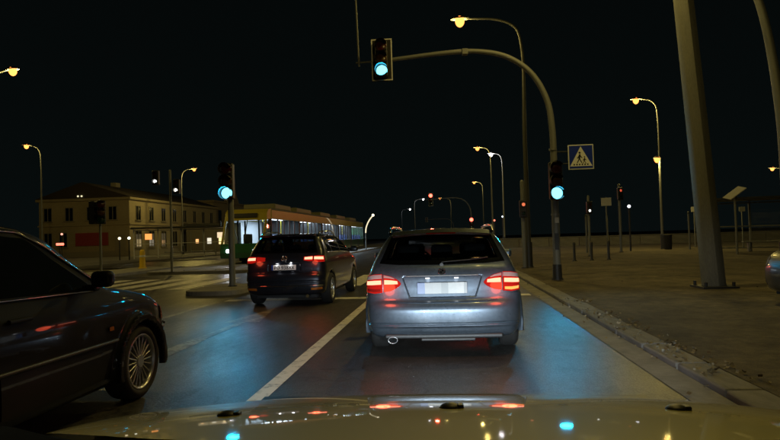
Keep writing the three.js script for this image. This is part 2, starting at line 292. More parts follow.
// a panel between a lower and an upper outline, laid on the body seen from one side; off: how proud it stands (number or function)
function panel(body, view, lower, upper, { nu = 16, nv = 6, off = 0.006, skirt = 0.02, flip = false } = {}) {
  const A = walk(lower, nu), B = walk(upper, nu), pos = [], nor = [], uv = [], idx = [], W = nu + 1, s = flip ? -1 : 1;
  const put = (pt, n, a, b) => { pos.push(pt.x, pt.y, pt.z); nor.push(n.x, n.y, n.z); uv.push(a, b); };
  for (let j = 0; j <= nv; j++) for (let i = 0; i <= nu; i++) {
    const a = lerp(A[i][0], B[i][0], j / nv), b = lerp(A[i][1], B[i][1], j / nv), h = body.cast(view, a * s, b), o = typeof off === 'function' ? off(a, b) : off;
    put(h.p.clone().addScaledVector(h.n, o), h.n, a, b);
  }
  const tri = (a, b, c) => {
    const P = (i) => V(pos[i * 3], pos[i * 3 + 1], pos[i * 3 + 2]), n = P(b).sub(P(a)).cross(P(c).sub(P(a)));
    if (n.x * nor[a * 3] + n.y * nor[a * 3 + 1] + n.z * nor[a * 3 + 2] < 0) idx.push(a, c, b); else idx.push(a, b, c);
  };
  for (let j = 0; j < nv; j++) for (let i = 0; i < nu; i++) { const a = j * W + i; tri(a, a + 1, a + W + 1); tri(a, a + W + 1, a + W); }
  if (skirt) {
    const ring = []; for (let i = 0; i <= nu; i++) ring.push(i); for (let j = 1; j <= nv; j++) ring.push(j * W + nu); for (let i = nu - 1; i >= 0; i--) ring.push(nv * W + i); for (let j = nv - 1; j > 0; j--) ring.push(j * W);
    const base = pos.length / 3, N = ring.length;
    const mid = V(); ring.forEach((k) => mid.add(V(pos[k * 3], pos[k * 3 + 1], pos[k * 3 + 2]))); mid.divideScalar(N);
    for (const k of ring) { const P = V(pos[k * 3], pos[k * 3 + 1], pos[k * 3 + 2]), n = V(nor[k * 3], nor[k * 3 + 1], nor[k * 3 + 2]), out = P.clone().sub(mid).addScaledVector(n, -P.clone().sub(mid).dot(n)).normalize(); put(P, out, 0, 0); put(P.addScaledVector(n, -skirt), out, 0, 0); }
    for (let i = 0; i < N; i++) { const a = base + i * 2, b = base + ((i + 1) % N) * 2; idx.push(a, b, b + 1, a, b + 1, a + 1); }
  }
  if (typeof off === 'function') { // a shaped panel: normals from its own faces
    const g = new THREE.BufferGeometry(); g.setAttribute('position', new THREE.Float32BufferAttribute(pos, 3)); g.setAttribute('uv', new THREE.Float32BufferAttribute(uv, 2)); g.setIndex(idx); g.computeVertexNormals(); return g;
  }
  const g = new THREE.BufferGeometry();
  g.setAttribute('position', new THREE.Float32BufferAttribute(pos, 3)); g.setAttribute('normal', new THREE.Float32BufferAttribute(nor, 3)); g.setAttribute('uv', new THREE.Float32BufferAttribute(uv, 2)); g.setIndex(idx);
  return g;
}
const trim = (body, view, pts, r, off = 0.002, n = 40, closed = false) => tube(walk(pts, n).map(([a, b]) => { const h = body.cast(view, a, b); return h.p.addScaledVector(h.n, off); }), r, n * 2, 6, closed);
// real windows: the body is cut open under the pane, the pane has a black border, and there are seats inside
function glaze(body, geo, parent, paneMat, specs) {
  const idx = geo.index.array, p = geo.attributes.position, inside = (poly, a, b) => { let c = false; for (let i = 0, j = poly.length - 1; i < poly.length; j = i++) if ((poly[i][1] > b) !== (poly[j][1] > b) && a < (poly[j][0] - poly[i][0]) * (b - poly[i][1]) / (poly[j][1] - poly[i][1]) + poly[i][0]) c = !c; return c; };
  const cuts = [];
  for (const { name, view, lower, upper, border = 0.045 } of specs) {
    const A = walk(lower, 20), B = walk(upper, 20), P = (u, v) => { const i = Math.min(19, Math.floor(u * 20)), t = u * 20 - i, f = (Q) => [lerp(Q[i][0], Q[i + 1][0], t), lerp(Q[i][1], Q[i + 1][1], t)], a = f(A), b = f(B); return [lerp(a[0], b[0], v), lerp(a[1], b[1], v)]; };
    const len = (a, b) => Math.hypot(a[0] - b[0], a[1] - b[1]), fu = border / Math.max(0.2, (len(A[0], A[20]) + len(B[0], B[20])) / 2), fv = border / len(P(0.5, 0), P(0.5, 1));
    const line = (n, f) => Array.from({ length: n + 1 }, (_, i) => P(...f(i / n)));
    const pane = mesh(name, panel(body, view, lower, upper, { nu: 20, nv: 10, off: 0.007, skirt: 0 }), paneMat, parent);
    const o = { nu: 20, nv: 2, off: 0.004, skirt: 0.012 };
    mesh('window_border', [panel(body, view, line(20, (t) => [t, 0]), line(20, (t) => [t, fv]), o), panel(body, view, line(20, (t) => [t, 1 - fv]), line(20, (t) => [t, 1]), o), panel(body, view, line(2, (t) => [t * fu, fv]), line(2, (t) => [t * fu, 1 - fv]), { ...o, nu: 2, nv: 10 }), panel(body, view, line(2, (t) => [1 - fu + t * fu, fv]), line(2, (t) => [1 - fu + t * fu, 1 - fv]), { ...o, nu: 2, nv: 10 })], M.black, pane);
    const gu = fu * 0.55, gv = fv * 0.55;
    cuts.push([view, [...line(20, (t) => [lerp(gu, 1 - gu, t), gv]), ...line(20, (t) => [lerp(1 - gu, gu, t), 1 - gv])]]);
  }
  const keep = [], c = V();
  for (let i = 0; i < idx.length; i += 3) {
    c.set(0, 0, 0); for (let k = 0; k < 3; k++) c.add(V(p.getX(idx[i + k]), p.getY(idx[i + k]), p.getZ(idx[i + k]))); c.divideScalar(3);
    const cut = cuts.some(([view, poly]) => view === 'rear' ? c.z > -0.8 && c.y > 0.8 && inside(poly, c.x, c.y) : view === 'right' ? c.x > 0.4 && inside(poly, -c.z, c.y) : view === 'left' ? c.x < -0.4 && inside(poly, -c.z, c.y) : c.y > 0.8 && inside(poly, c.x, -c.z));
    if (!cut) keep.push(idx[i], idx[i + 1], idx[i + 2]);
  }
  const g = geo.clone(); g.setIndex(keep); return g;
}
function seats(car, list) {
  for (const [x, t, w] of list) {
    const s = mesh('seat', [box(w, 0.62, 0.14, x, 0.72, -t, 0.06, [0.16]), box(w, 0.14, 0.5, x, 0.42, -t - 0.25, 0.05)], M.trimCloth, car);
    for (const hx of w > 0.8 ? [-0.42, 0, 0.42] : [0]) mesh('headrest', [box(0.27, 0.17, 0.1, x + hx, 1.15, -t + 0.07, 0.05), bar([x + hx - 0.05, 1.0, -t + 0.06], [x + hx - 0.05, 1.1, -t + 0.06], 0.008), bar([x + hx + 0.05, 1.0, -t + 0.06], [x + hx + 0.05, 1.1, -t + 0.06], 0.008)], M.trimCloth, s);
  }
  mesh('dashboard', box(1.3, 0.2, 0.4, 0, 0.88, -list[0][1] - 1.15, 0.06), M.trimCloth, car);
  mesh('steering_wheel', new THREE.TorusGeometry(0.18, 0.016, 8, 28).rotateX(-0.4).translate(-0.36, 0.95, -list[0][1] - 0.75), M.trimCloth, car);
}
const mir = (pts) => pts.map(([a, b]) => [-a, b]);
// a wheel: tyre, rim with spokes, axle along x, outer face towards +x
const wheelGeo = new Map();
function wheel(parent, R, w, rimR, spokes, x, y, t, outward, rimMat = M.alloy) {
  const key = [R, w, rimR, spokes].join();
  if (!wheelGeo.has(key)) {
    const prof = [[rimR - 0.01, -w / 2 + 0.03], [rimR + 0.015, -w / 2 + 0.005], [R - 0.04, -w / 2], [R - 0.008, -w / 2 + 0.025], [R, -w / 2 + 0.06], [R, w / 2 - 0.06], [R - 0.008, w / 2 - 0.025], [R - 0.04, w / 2], [rimR + 0.015, w / 2 - 0.005], [rimR - 0.01, w / 2 - 0.03]].map(([a, b]) => new THREE.Vector2(a, b));
    const tyre = new THREE.LatheGeometry(prof, 48).rotateZ(-Math.PI / 2);
    const rp = [[rimR, w / 2 - 0.012], [rimR - 0.012, w / 2 - 0.008], [rimR - 0.026, w / 2 - 0.03], [rimR - 0.03, w / 2 - 0.1], [rimR - 0.05, -w / 2 + 0.02]].map(([a, b]) => new THREE.Vector2(a, b));
    const rim = [new THREE.LatheGeometry(rp, 48).rotateZ(-Math.PI / 2)], face = w / 2 - 0.04;
    for (let i = 0; i < spokes; i++) {
      const a = i / spokes * Math.PI * 2, wd = spokes > 12 ? 0.013 : 0.055, g = box(0.022, rimR - 0.05, wd, 0, 0, 0, 0.006); g.translate(face, (rimR - 0.05) / 2 + 0.035, 0); g.rotateX(a); rim.push(g);
    }
    rim.push(cyl(0.06, 0.05, 0.035, face + 0.004, 0, 0, 'x', 24));
    wheelGeo.set(key, [tyre, mergeGeometries(rim.map(strip)), mergeGeometries([strip(cyl(rimR - 0.045, rimR - 0.045, 0.02, face - 0.09, 0, 0, 'x', 32))])]);
  }
  const g = new THREE.Group(); g.name = 'wheel'; g.position.set(x, y, -t); if (outward < 0) g.rotation.y = Math.PI; parent.add(g);
  const [a, b, c] = wheelGeo.get(key); mesh('tyre', a, M.rubber, g); mesh('rim', b, rimMat, g); mesh('brake_disc', c, M.darkSteel, g);
  return g;
}
const metallic = (r, g, b, more = {}) => phy(r, g, b, 0.38, 0.55, { clearcoat: 1, clearcoatRoughness: 0.06, map: grime, clearcoatRoughnessMap: grimeRough, ...more });
function plate(parent, w, h, draw, x, y, z, tilt = 0) {
  const g = new RoundedBoxGeometry(w, h, 0.006, 2, 0.003), p = g.attributes.position, u = g.attributes.uv;
  for (let i = 0; i < p.count; i++) u.setXY(i, p.getX(i) / w + 0.5, p.getY(i) / h + 0.5);
  const m = mesh('number_plate', g, new THREE.MeshStandardMaterial({ map: canvasTex(512, 112, draw), roughness: 0.35 }), parent); m.position.set(x, y, z); m.rotation.x = tilt; return m;
}

// ---------------------------------------------------------------- the silver estate car straight ahead
{
  const body = carBody({
    L: 4.52, half: 0.905, top: 1.47, cell: 0.03, k: 0.11, rearBow: 0.09, lips: true,
    side: [[0.14, 0.2], [0.05, 0.27], [0.015, 0.36], [0, 0.46], [0.005, 0.54], [0.04, 0.592], [0.085, 0.625], [0.105, 0.7], [0.12, 0.8], [0.14, 0.9], [0.18, 0.985], [0.25, 1.06], [0.36, 1.23], [0.46, 1.37], [0.52, 1.412], [0.75, 1.432], [1.4, 1.445], [2.1, 1.42], [2.55, 1.35], [2.95, 1.17], [3.3, 1.0], [3.6, 0.93], [4.1, 0.83], [4.4, 0.7], [4.52, 0.52], [4.52, 0.35], [4.45, 0.2], [2.2, 0.17]],
    plan: [[-0.02, 0], [-0.02, 0.4], [0.02, 0.66], [0.09, 0.79], [0.22, 0.865], [0.6, 0.9], [2.3, 0.905], [3.8, 0.89], [4.2, 0.82], [4.42, 0.66], [4.53, 0.3], [4.53, 0]],
    section: [[0, 0.15], [0.68, 0.16], [0.82, 0.23], [0.885, 0.4], [0.905, 0.6], [0.9, 0.76], [0.872, 0.9], [0.825, 0.99], [0.745, 1.15], [0.668, 1.29], [0.6, 1.375], [0.46, 1.425], [0.2, 1.452], [0, 1.458]],
    wheels: [{ t: 0.8, y: 0.31, arch: 0.35 }, { t: 3.56, y: 0.31, arch: 0.35 }],
  });
  const car = thing('estate_car', 'silver grey estate car with lit red tail lights and blurred number plate', 'car', [-0.05, 0, -6.62]);
  const paint = metallic(0.14, 0.185, 0.25, { metalness: 0.7, roughness: 0.36 });
  const side = (v) => [
    { name: 'side_window', view: v, lower: [[0.55, 1.03], [1.25, 1.02]], upper: [[0.72, 1.31], [1.25, 1.345]] }, { name: 'side_window', view: v, lower: [[1.31, 1.02], [2.1, 1.0]], upper: [[1.31, 1.345], [2.1, 1.345]] }, { name: 'side_window', view: v, lower: [[2.16, 1.0], [3.12, 0.985]], upper: [[2.16, 1.34], [2.5, 1.3]] }];
  mesh('body', glaze(body, body.geo, car, M.tint, [{ name: 'rear_window', view: 'rear', lower: [[-0.71, 1.04], [-0.5, 1.022], [0, 1.015], [0.5, 1.022], [0.71, 1.04]], upper: [[-0.575, 1.345], [-0.4, 1.366], [0, 1.372], [0.4, 1.366], [0.575, 1.345]], border: 0.05 },
    { name: 'windscreen', view: 'top', lower: [[-0.62, 3.2], [0, 3.28], [0.62, 3.2]], upper: [[-0.54, 2.58], [0, 2.56], [0.54, 2.58]] }, ...side('right'), ...side('left')]), paint, car);
  seats(car, [[-0.38, 2.05, 0.5], [0.38, 2.05, 0.5], [0, 1.15, 1.3]]);
  // tailgate, with the number plate hollow pressed into it
  const hollow = (a, b) => { const w = lerp(0.36, 0.43, clamp((b - 0.67) / 0.2, 0, 1)), e = Math.min(smoothstep(w - Math.abs(a), -0.02, 0.035), smoothstep(b, 0.655, 0.69), smoothstep(0.895 - b, 0, 0.03)); return 0.012 - 0.036 * e; };
  const tg = mesh('tailgate', panel(body, 'rear', [[-0.64, 0.672], [-0.6, 0.63], [-0.5, 0.606], [-0.2, 0.6], [0.2, 0.6], [0.5, 0.606], [0.6, 0.63], [0.64, 0.672]], [[-0.668, 0.95], [-0.4, 0.985], [0, 0.995], [0.4, 0.985], [0.668, 0.95]], { nu: 120, nv: 44, off: hollow, skirt: 0.02 }), paint, car);
  mesh('chrome_strip', [trim(body, 'rear', [[-0.4, 0.893], [0.4, 0.893]], 0.008, 0.016)], M.steel, tg);
  plate(tg, 0.55, 0.125, (c) => { // number plate, blurred to blocks: a blue band and greys
    c.fillStyle = '#9aa1a5'; c.fillRect(0, 0, 512, 112); c.fillStyle = '#4a69a0'; c.fillRect(0, 0, 78, 112);
    [[78, '#949b9f'], [160, '#979ea1'], [246, '#7f888d'], [318, '#a6acae'], [402, '#abb0b2'], [478, '#7e868b']].forEach(([x, k]) => { c.fillStyle = k; c.fillRect(x, 0, 100, 112); });
  }, 0, 0.765, -0.062, -0.06);
  for (const s of [-1, 1]) mesh('plate_lamp', box(0.05, 0.012, 0.02, s * 0.16, 0.873, -0.1), glow(1.0, 1.0, 1.05), tg);
  { const h = body.cast('rear', 0, 0.935), b = mesh('badge', [cyl(0.038, 0.038, 0.012, 0, 0, 0, 'z', 28)], M.black, tg); b.position.copy(h.p).addScaledVector(h.n, 0.016); b.quaternion.setFromUnitVectors(V(0, 0, 1), h.n);
    mesh('badge_ring', [new THREE.TorusGeometry(0.038, 0.004, 8, 32).translate(0, 0, 0.005), ...[0, 2].map((k) => new THREE.CircleGeometry(0.022, 12, k * Math.PI / 2, Math.PI / 2).translate(0, 0, 0.0085))], M.chrome, b); }
  // rear window, seal, wiper
  mesh('wiper', [trim(body, 'rear', [[0.0, 1.03], [0.3, 1.05], [0.52, 1.075]], 0.008, 0.022), cyl(0.025, 0.022, 0.04, 0, 1.015, -0.2, 'z')], M.black, car);
  // roof spoiler and rails
  const sp = new THREE.Shape([[0, 0], [0.16, 0.03], [0.16, 0.055], [0.05, 0.05], [0, 0.012]].map(([a, b]) => new THREE.Vector2(a, b)));
  const spg = new THREE.ExtrudeGeometry(sp, { depth: 1.1, bevelEnabled: true, bevelSize: 0.008, bevelThickness: 0.02, bevelSegments: 3, steps: 24 }); spg.rotateY(Math.PI / 2); spg.translate(-0.55, 1.368, -0.4);
  { const p = spg.attributes.position; for (let i = 0; i < p.count; i++) { const q = (p.getX(i) / 0.58) ** 2; p.setY(i, p.getY(i) - 0.03 * q); p.setZ(i, p.getZ(i) - 0.03 * q); } spg.computeVertexNormals(); }
  const spo = mesh('roof_spoiler', spg, paint, car);
  mesh('high_brake_light', box(0.34, 0.014, 0.01, 0, 1.372, -0.383), M.lensDim, spo);
  for (const s of [-1, 1]) mesh('roof_rail', tube([[s * 0.6, 1.385, -0.5], [s * 0.6, 1.43, -0.58], [s * 0.605, 1.452, -0.8], [s * 0.6, 1.462, -1.5], [s * 0.59, 1.43, -2.3], [s * 0.59, 1.38, -2.42]], 0.017, 60), M.chrome, car);
  // tail lights: an outer unit on the wing and an inner one on the tailgate
  for (const s of [-1, 1]) {
    const o = { flip: s < 0 };
    const out = mesh('tail_light', panel(body, 'rear', [[0.668, 0.715], [0.76, 0.705], [0.852, 0.72]], [[0.675, 0.922], [0.76, 0.918], [0.835, 0.9]], { nu: 14, nv: 10, off: 0.018, skirt: 0.03, ...o }), M.lensRed, car);
    mesh('lamp_clear_band', panel(body, 'rear', [[0.676, 0.872], [0.76, 0.868], [0.842, 0.856]], [[0.68, 0.914], [0.76, 0.91], [0.83, 0.894]], { nu: 10, nv: 3, off: 0.021, skirt: 0.01, ...o }), M.lensClear, out);
    mesh('lamp_glow_bar', panel(body, 'rear', [[0.685, 0.808], [0.76, 0.804], [0.84, 0.8]], [[0.686, 0.852], [0.76, 0.85], [0.836, 0.842]], { nu: 10, nv: 3, off: 0.022, skirt: 0.01, ...o }), M.tailGlow, out);
    mesh('indicator_lens', panel(body, 'rear', [[0.69, 0.73], [0.76, 0.724], [0.83, 0.734]], [[0.69, 0.758], [0.76, 0.756], [0.835, 0.762]], { nu: 8, nv: 2, off: 0.022, skirt: 0.01, ...o }), s > 0 ? M.amberGlow : M.lensDim, out);
    const inn = mesh('tail_light', panel(body, 'rear', [[0.46, 0.802], [0.5, 0.768], [0.57, 0.735], [0.655, 0.722]], [[0.46, 0.822], [0.5, 0.86], [0.57, 0.893], [0.66, 0.912]], { nu: 16, nv: 10, off: 0.02, skirt: 0.03, ...o }), M.lensRed, car);
    mesh('lamp_clear_band', panel(body, 'rear', [[0.53, 0.862], [0.58, 0.872], [0.655, 0.878]], [[0.535, 0.872], [0.58, 0.89], [0.655, 0.906]], { nu: 8, nv: 3, off: 0.023, skirt: 0.01, ...o }), M.lensClear, inn);
    mesh('lamp_glow_bar', panel(body, 'rear', [[0.495, 0.81], [0.57, 0.808], [0.648, 0.808]], [[0.5, 0.842], [0.57, 0.852], [0.648, 0.856]], { nu: 10, nv: 3, off: 0.024, skirt: 0.01, ...o }), M.tailGlow, inn);
    point(car, [s * 0.67, 0.82, 0.09], [1, 0.1, 0.04], 0.2, 4);
    point(car, [s * 0.16, 0.855, -0.09], [0.95, 0.97, 1], 0.003, 1);
  }
  // bumper with its long crease, and the lower apron
  const crease = (a, b) => 0.012 - 0.026 * Math.max(0, 1 - Math.abs(b - 0.372) / 0.014) - 0.012 * smoothstep(0.36 - b, 0, 0.04);
  const bp = mesh('bumper', panel(body, 'rear', [[-0.84, 0.29], [-0.5, 0.262], [0, 0.257], [0.5, 0.262], [0.84, 0.29]], [[-0.845, 0.69], [-0.665, 0.69], [-0.615, 0.625], [-0.5, 0.594], [0, 0.588], [0.5, 0.594], [0.615, 0.625], [0.665, 0.69], [0.845, 0.69]], { nu: 100, nv: 60, off: crease, skirt: 0.02 }), paint, car);
  mesh('lower_apron', [box(1.3, 0.05, 0.06, 0, 0.235, -0.085, 0.02), box(0.6, 0.035, 0.07, 0.05, 0.2, -0.08, 0.015)], M.darkSteel, bp);
  mesh('exhaust_pipe', [0].map((k) => { const g = new THREE.LatheGeometry([[0.03, -0.2], [0.034, 0], [0.038, 0.005], [0.041, 0], [0.04, -0.2]].map(([a, b]) => new THREE.Vector2(a, b)), 24).rotateX(Math.PI / 2); return g.scale(1.35, 0.9, 1).translate(-0.56, 0.205, -0.012); }), M.alloy, car);
  // side windows, doors handles, mirrors
  for (const s of [-1, 1]) {
    const v = s > 0 ? 'right' : 'left';
    mesh('door_mirror', [box(0.2, 0.13, 0.12, s * 0.98, 1.04, -2.95, 0.05), box(0.12, 0.04, 0.06, s * 0.87, 1.0, -2.95, 0.015)], paint, car);
    for (const w of [0.8, 3.56]) wheel(car, 0.31, 0.215, 0.215, 10, s * 0.765, 0.31, w, s);
  }
  mesh('underbody', [box(1.3, 0.06, 3.9, 0, 0.2, -2.3), bar([-0.75, 0.31, -0.8], [0.75, 0.31, -0.8], 0.05), bar([-0.75, 0.31, -3.56], [0.75, 0.31, -3.56], 0.05)], M.matt, car);
}

// ---------------------------------------------------------------- hatchbacks: one shape, three cars
const hatch = carBody({
  L: 4.2, half: 0.88, top: 1.52, cell: 0.034, k: 0.13, rearBow: 0.1,
  side: [[0.14, 0.22], [0.05, 0.3], [0.01, 0.42], [0, 0.55], [0.03, 0.63], [0.08, 0.68], [0.1, 0.8], [0.12, 0.92], [0.17, 1.02], [0.3, 1.22], [0.42, 1.4], [0.5, 1.465], [0.8, 1.49], [1.4, 1.5], [2.0, 1.475], [2.4, 1.4], [2.8, 1.2], [3.15, 1.03], [3.5, 0.95], [3.9, 0.86], [4.1, 0.74], [4.19, 0.58], [4.19, 0.4], [4.12, 0.24], [2.1, 0.18]],
  plan: [[-0.02, 0], [-0.02, 0.38], [0.02, 0.64], [0.09, 0.76], [0.24, 0.835], [0.6, 0.87], [2.1, 0.88], [3.5, 0.87], [3.9, 0.79], [4.1, 0.62], [4.21, 0.3], [4.21, 0]],
  section: [[0, 0.16], [0.66, 0.17], [0.8, 0.25], [0.86, 0.42], [0.88, 0.62], [0.875, 0.8], [0.85, 0.94], [0.81, 1.03], [0.74, 1.2], [0.67, 1.34], [0.6, 1.425], [0.46, 1.48], [0.2, 1.508], [0, 1.514]],
  wheels: [{ t: 0.74, y: 0.315, arch: 0.37 }, { t: 3.35, y: 0.315, arch: 0.37 }],
});
const H = {
  tailgate: panel(hatch, 'rear', [[-0.56, 0.72], [-0.4, 0.69], [0.4, 0.69], [0.56, 0.72]], [[-0.66, 1.03], [0, 1.045], [0.66, 1.03]], { nu: 60, nv: 24, off: (a, b) => 0.012 - 0.03 * Math.min(smoothstep(0.33 - Math.abs(a), -0.01, 0.03), smoothstep(b, 0.7, 0.725), smoothstep(0.87 - b, 0, 0.03)) }),
  bumper: panel(hatch, 'rear', [[-0.8, 0.3], [0, 0.27], [0.8, 0.3]], [[-0.81, 0.7], [-0.6, 0.7], [-0.5, 0.675], [0.5, 0.675], [0.6, 0.7], [0.81, 0.7]], { nu: 60, nv: 24, off: (a, b) => 0.012 - 0.02 * Math.max(0, 1 - Math.abs(b - 0.5) / 0.02) }),
  front: panel(hatch, 'front', [[-0.74, 0.36], [0, 0.33], [0.74, 0.36]], [[-0.76, 0.6], [0, 0.6], [0.76, 0.6]], { nu: 30, nv: 10, off: 0.01 }),
  grille: panel(hatch, 'front', [[-0.42, 0.66], [0, 0.64], [0.42, 0.66]], [[-0.46, 0.73], [0, 0.75], [0.46, 0.73]], { nu: 16, nv: 4, off: 0.006 }),
  spoiler: (() => { const g = box(1.14, 0.035, 0.2, 0, 1.468, -0.44, 0.015), p = g.attributes.position; for (let i = 0; i < p.count; i++) { const q = (p.getX(i) / 0.6) ** 2; p.setY(i, p.getY(i) - 0.045 * q); } return g; })(),
};
function hatchback(label, at, turn, paint, { tail = false, head = false, text, rails = false }) {
  const car = thing('hatchback_car', label, 'car', at, turn);
  const glass = (v) => [
    { name: 'side_window', view: v, lower: [[0.6, 1.09], [1.0, 1.08]], upper: [[0.74, 1.36], [1.0, 1.395]], border: 0.03 }, { name: 'side_window', view: v, lower: [[1.06, 1.08], [1.85, 1.06]], upper: [[1.06, 1.4], [1.85, 1.4]], border: 0.03 }, { name: 'side_window', view: v, lower: [[1.92, 1.06], [2.95, 1.03]], upper: [[1.92, 1.395], [2.3, 1.345]], border: 0.03 }];
  mesh('body', glaze(hatch, hatch.geo, car, M.tint, [{ name: 'rear_window', view: 'rear', lower: [[-0.66, 1.07], [0, 1.075], [0.66, 1.07]], upper: [[-0.57, 1.385], [0, 1.41], [0.57, 1.385]] }, { name: 'windscreen', view: 'top', lower: [[-0.62, 3.02], [0, 3.1], [0.62, 3.02]], upper: [[-0.54, 2.42], [0, 2.4], [0.54, 2.42]] }, ...glass('right'), ...glass('left')]), paint, car);
  seats(car, [[-0.37, 1.9, 0.5], [0.37, 1.9, 0.5], [0, 1.05, 1.25]]);
  const tg = mesh('tailgate', H.tailgate, paint, car);
  mesh('roof_spoiler', H.spoiler, paint, car);
  const bp = mesh('bumper', H.bumper, paint, car);
  mesh('chrome_strip', [trim(hatch, 'rear', [[-0.78, 0.42], [0.78, 0.42]], 0.011, 0.016)], M.chrome, bp);
  mesh('bumper', H.front, paint, car); mesh('grille', H.grille, M.black, car);
  mesh('handle_strip', [trim(hatch, 'rear', [[0.0, 0.89], [0.3, 0.892]], 0.01, 0.018)], M.chrome, tg);
  { const h = hatch.cast('rear', 0, 0.965), b = mesh('badge', [new THREE.TorusGeometry(0.055, 0.006, 8, 32), bar([-0.03, 0.035, 0], [-0.008, -0.035, 0], 0.005), bar([0.03, 0.035, 0], [0.008, -0.035, 0], 0.005), bar([-0.008, -0.035, 0], [0, -0.01, 0], 0.005), bar([0.008, -0.035, 0], [0, -0.01, 0], 0.005)], M.chrome, tg); b.position.copy(h.p).addScaledVector(h.n, 0.018); b.quaternion.setFromUnitVectors(V(0, 0, 1), h.n); }
  if (text) plate(tg, 0.52, 0.114, (c) => { c.fillStyle = '#e8e8e4'; c.fillRect(0, 0, 512, 112); c.fillStyle = '#1f3f94'; c.fillRect(0, 0, 44, 112); c.strokeStyle = '#222'; c.lineWidth = 5; c.strokeRect(3, 3, 506, 106); c.fillStyle = '#111'; c.font = 'bold 92px sans-serif'; c.textBaseline = 'middle'; c.fillText(text, 56, 60, 446); }, 0, 0.79, -0.072, -0.06);
  for (const s of [-1, 1]) {
    const o = { flip: s < 0 }, v = s > 0 ? 'right' : 'left';
    if (tail) { mesh('plate_lamp', box(0.05, 0.012, 0.02, s * 0.14, 0.868, -0.1), glow(1.0, 1.0, 1.05), tg); point(car, [s * 0.14, 0.855, -0.055], [0.95, 0.97, 1], 0.016, 1); }
    const tl = mesh('tail_light', panel(hatch, 'rear', [[0.6, 0.9], [0.7, 0.88], [0.8, 0.885]], [[0.6, 1.0], [0.7, 1.01], [0.785, 1.0]], { nu: 10, nv: 6, off: 0.018, skirt: 0.03, ...o }), tail ? M.lensRed : M.lensDim, car);
    const ti = mesh('tail_light', panel(hatch, 'rear', [[0.4, 0.92], [0.5, 0.9], [0.585, 0.9]], [[0.4, 0.985], [0.5, 0.995], [0.585, 1.0]], { nu: 10, nv: 6, off: 0.02, skirt: 0.03, ...o }), tail ? M.lensRed : M.lensDim, car);
    if (tail) {
      mesh('lamp_glow_bar', panel(hatch, 'rear', [[0.61, 0.935], [0.78, 0.93]], [[0.61, 0.985], [0.77, 0.98]], { nu: 8, nv: 3, off: 0.022, skirt: 0.01, ...o }), M.tailGlow, tl);
      if (s > 0) mesh('lamp_glow_bar', panel(hatch, 'rear', [[0.42, 0.935], [0.575, 0.935]], [[0.42, 0.975], [0.575, 0.985]], { nu: 8, nv: 3, off: 0.024, skirt: 0.01, ...o }), M.tailGlow, ti);
      point(car, [s * 0.65, 0.95, 0.09], [1, 0.1, 0.04], 0.15, 4);
    }
    mesh('reflector', panel(hatch, 'rear', [[0.56, 0.335], [0.76, 0.345]], [[0.56, 0.38], [0.76, 0.388]], { nu: 8, nv: 3, off: 0.022, skirt: 0.01, ...o }), M.lensAmber, bp);
    const hl = mesh('headlight', panel(hatch, 'front', [[0.48, 0.63], [0.6, 0.62], [0.76, 0.66]], [[0.5, 0.74], [0.62, 0.77], [0.75, 0.78]], { nu: 12, nv: 8, off: 0.008, skirt: 0.02, ...o }), M.lensClear, car);
    if (head) {
      const h = hatch.cast('front', s * 0.6, 0.69); const b = mesh('headlight_bulb', new THREE.SphereGeometry(0.075, 16, 12).scale(1, 1, 0.4), glow(26, 25, 30), hl); b.position.copy(h.p).addScaledVector(h.n, 0.01);
      spot(car, [s * 0.6, 0.69, -4.32], [s * 0.6, 0.35, -30], [0.95, 0.95, 1], 30, 34, 0.9, 3);
    }
    mesh('window_trim', [trim(hatch, v, [[0.55, 1.07], [1.9, 1.05], [3.0, 1.015]], 0.007, 0.006), trim(hatch, v, [[0.6, 1.12], [0.74, 1.385], [1.4, 1.42], [2.1, 1.41], [2.5, 1.3], [3.0, 1.03]], 0.007, 0.006, 60)], M.chrome, car);
    mesh('door_handle', trim(hatch, v, [[1.15, 0.93], [1.32, 0.93]], 0.014, 0.02, 8), paint, car); mesh('door_handle', trim(hatch, v, [[2.1, 0.92], [2.28, 0.92]], 0.014, 0.02, 8), paint, car);
    mesh('door_mirror', [box(0.2, 0.14, 0.12, s * 0.97, 1.09, -2.75, 0.05), box(0.12, 0.04, 0.06, s * 0.87, 1.04, -2.75, 0.015)], paint, car);
    for (const w of [0.74, 3.35]) wheel(car, 0.315, 0.215, 0.215, 5, s * 0.755, 0.315, w, s);
    if (rails) mesh('roof_rail', tube([[s * 0.61, 1.42, -0.55], [s * 0.61, 1.49, -0.68], [s * 0.62, 1.515, -1.2], [s * 0.61, 1.5, -1.9], [s * 0.61, 1.41, -2.15]], 0.015, 50), M.chrome, car);
  }
  mesh('exhaust_pipe', [cyl(0.032, 0.032, 0.2, 0.5, 0.22, -0.08, 'z')], M.chrome, car);
  mesh('underbody', [box(1.3, 0.08, 3.6, 0, 0.2, -2.1), bar([-0.75, 0.315, -0.74], [0.75, 0.315, -0.74], 0.05), bar([-0.75, 0.315, -3.35], [0.75, 0.315, -3.35], 0.05)], M.matt, car);
  return car;
}
hatchback('dark blue-black hatchback with lit tail lights and roof rails at the stop line', [-3.26, 0, -11.8], degToRad(-1.5), metallic(0.026, 0.033, 0.052, { roughness: 0.32 }), { tail: true, text: 'PO 938XX', rails: true });
hatchback('silver car parked across the pavement beyond the tapered mast', [9.12, 0.1, -9.45], Math.PI / 2, metallic(0.06, 0.066, 0.075), {});

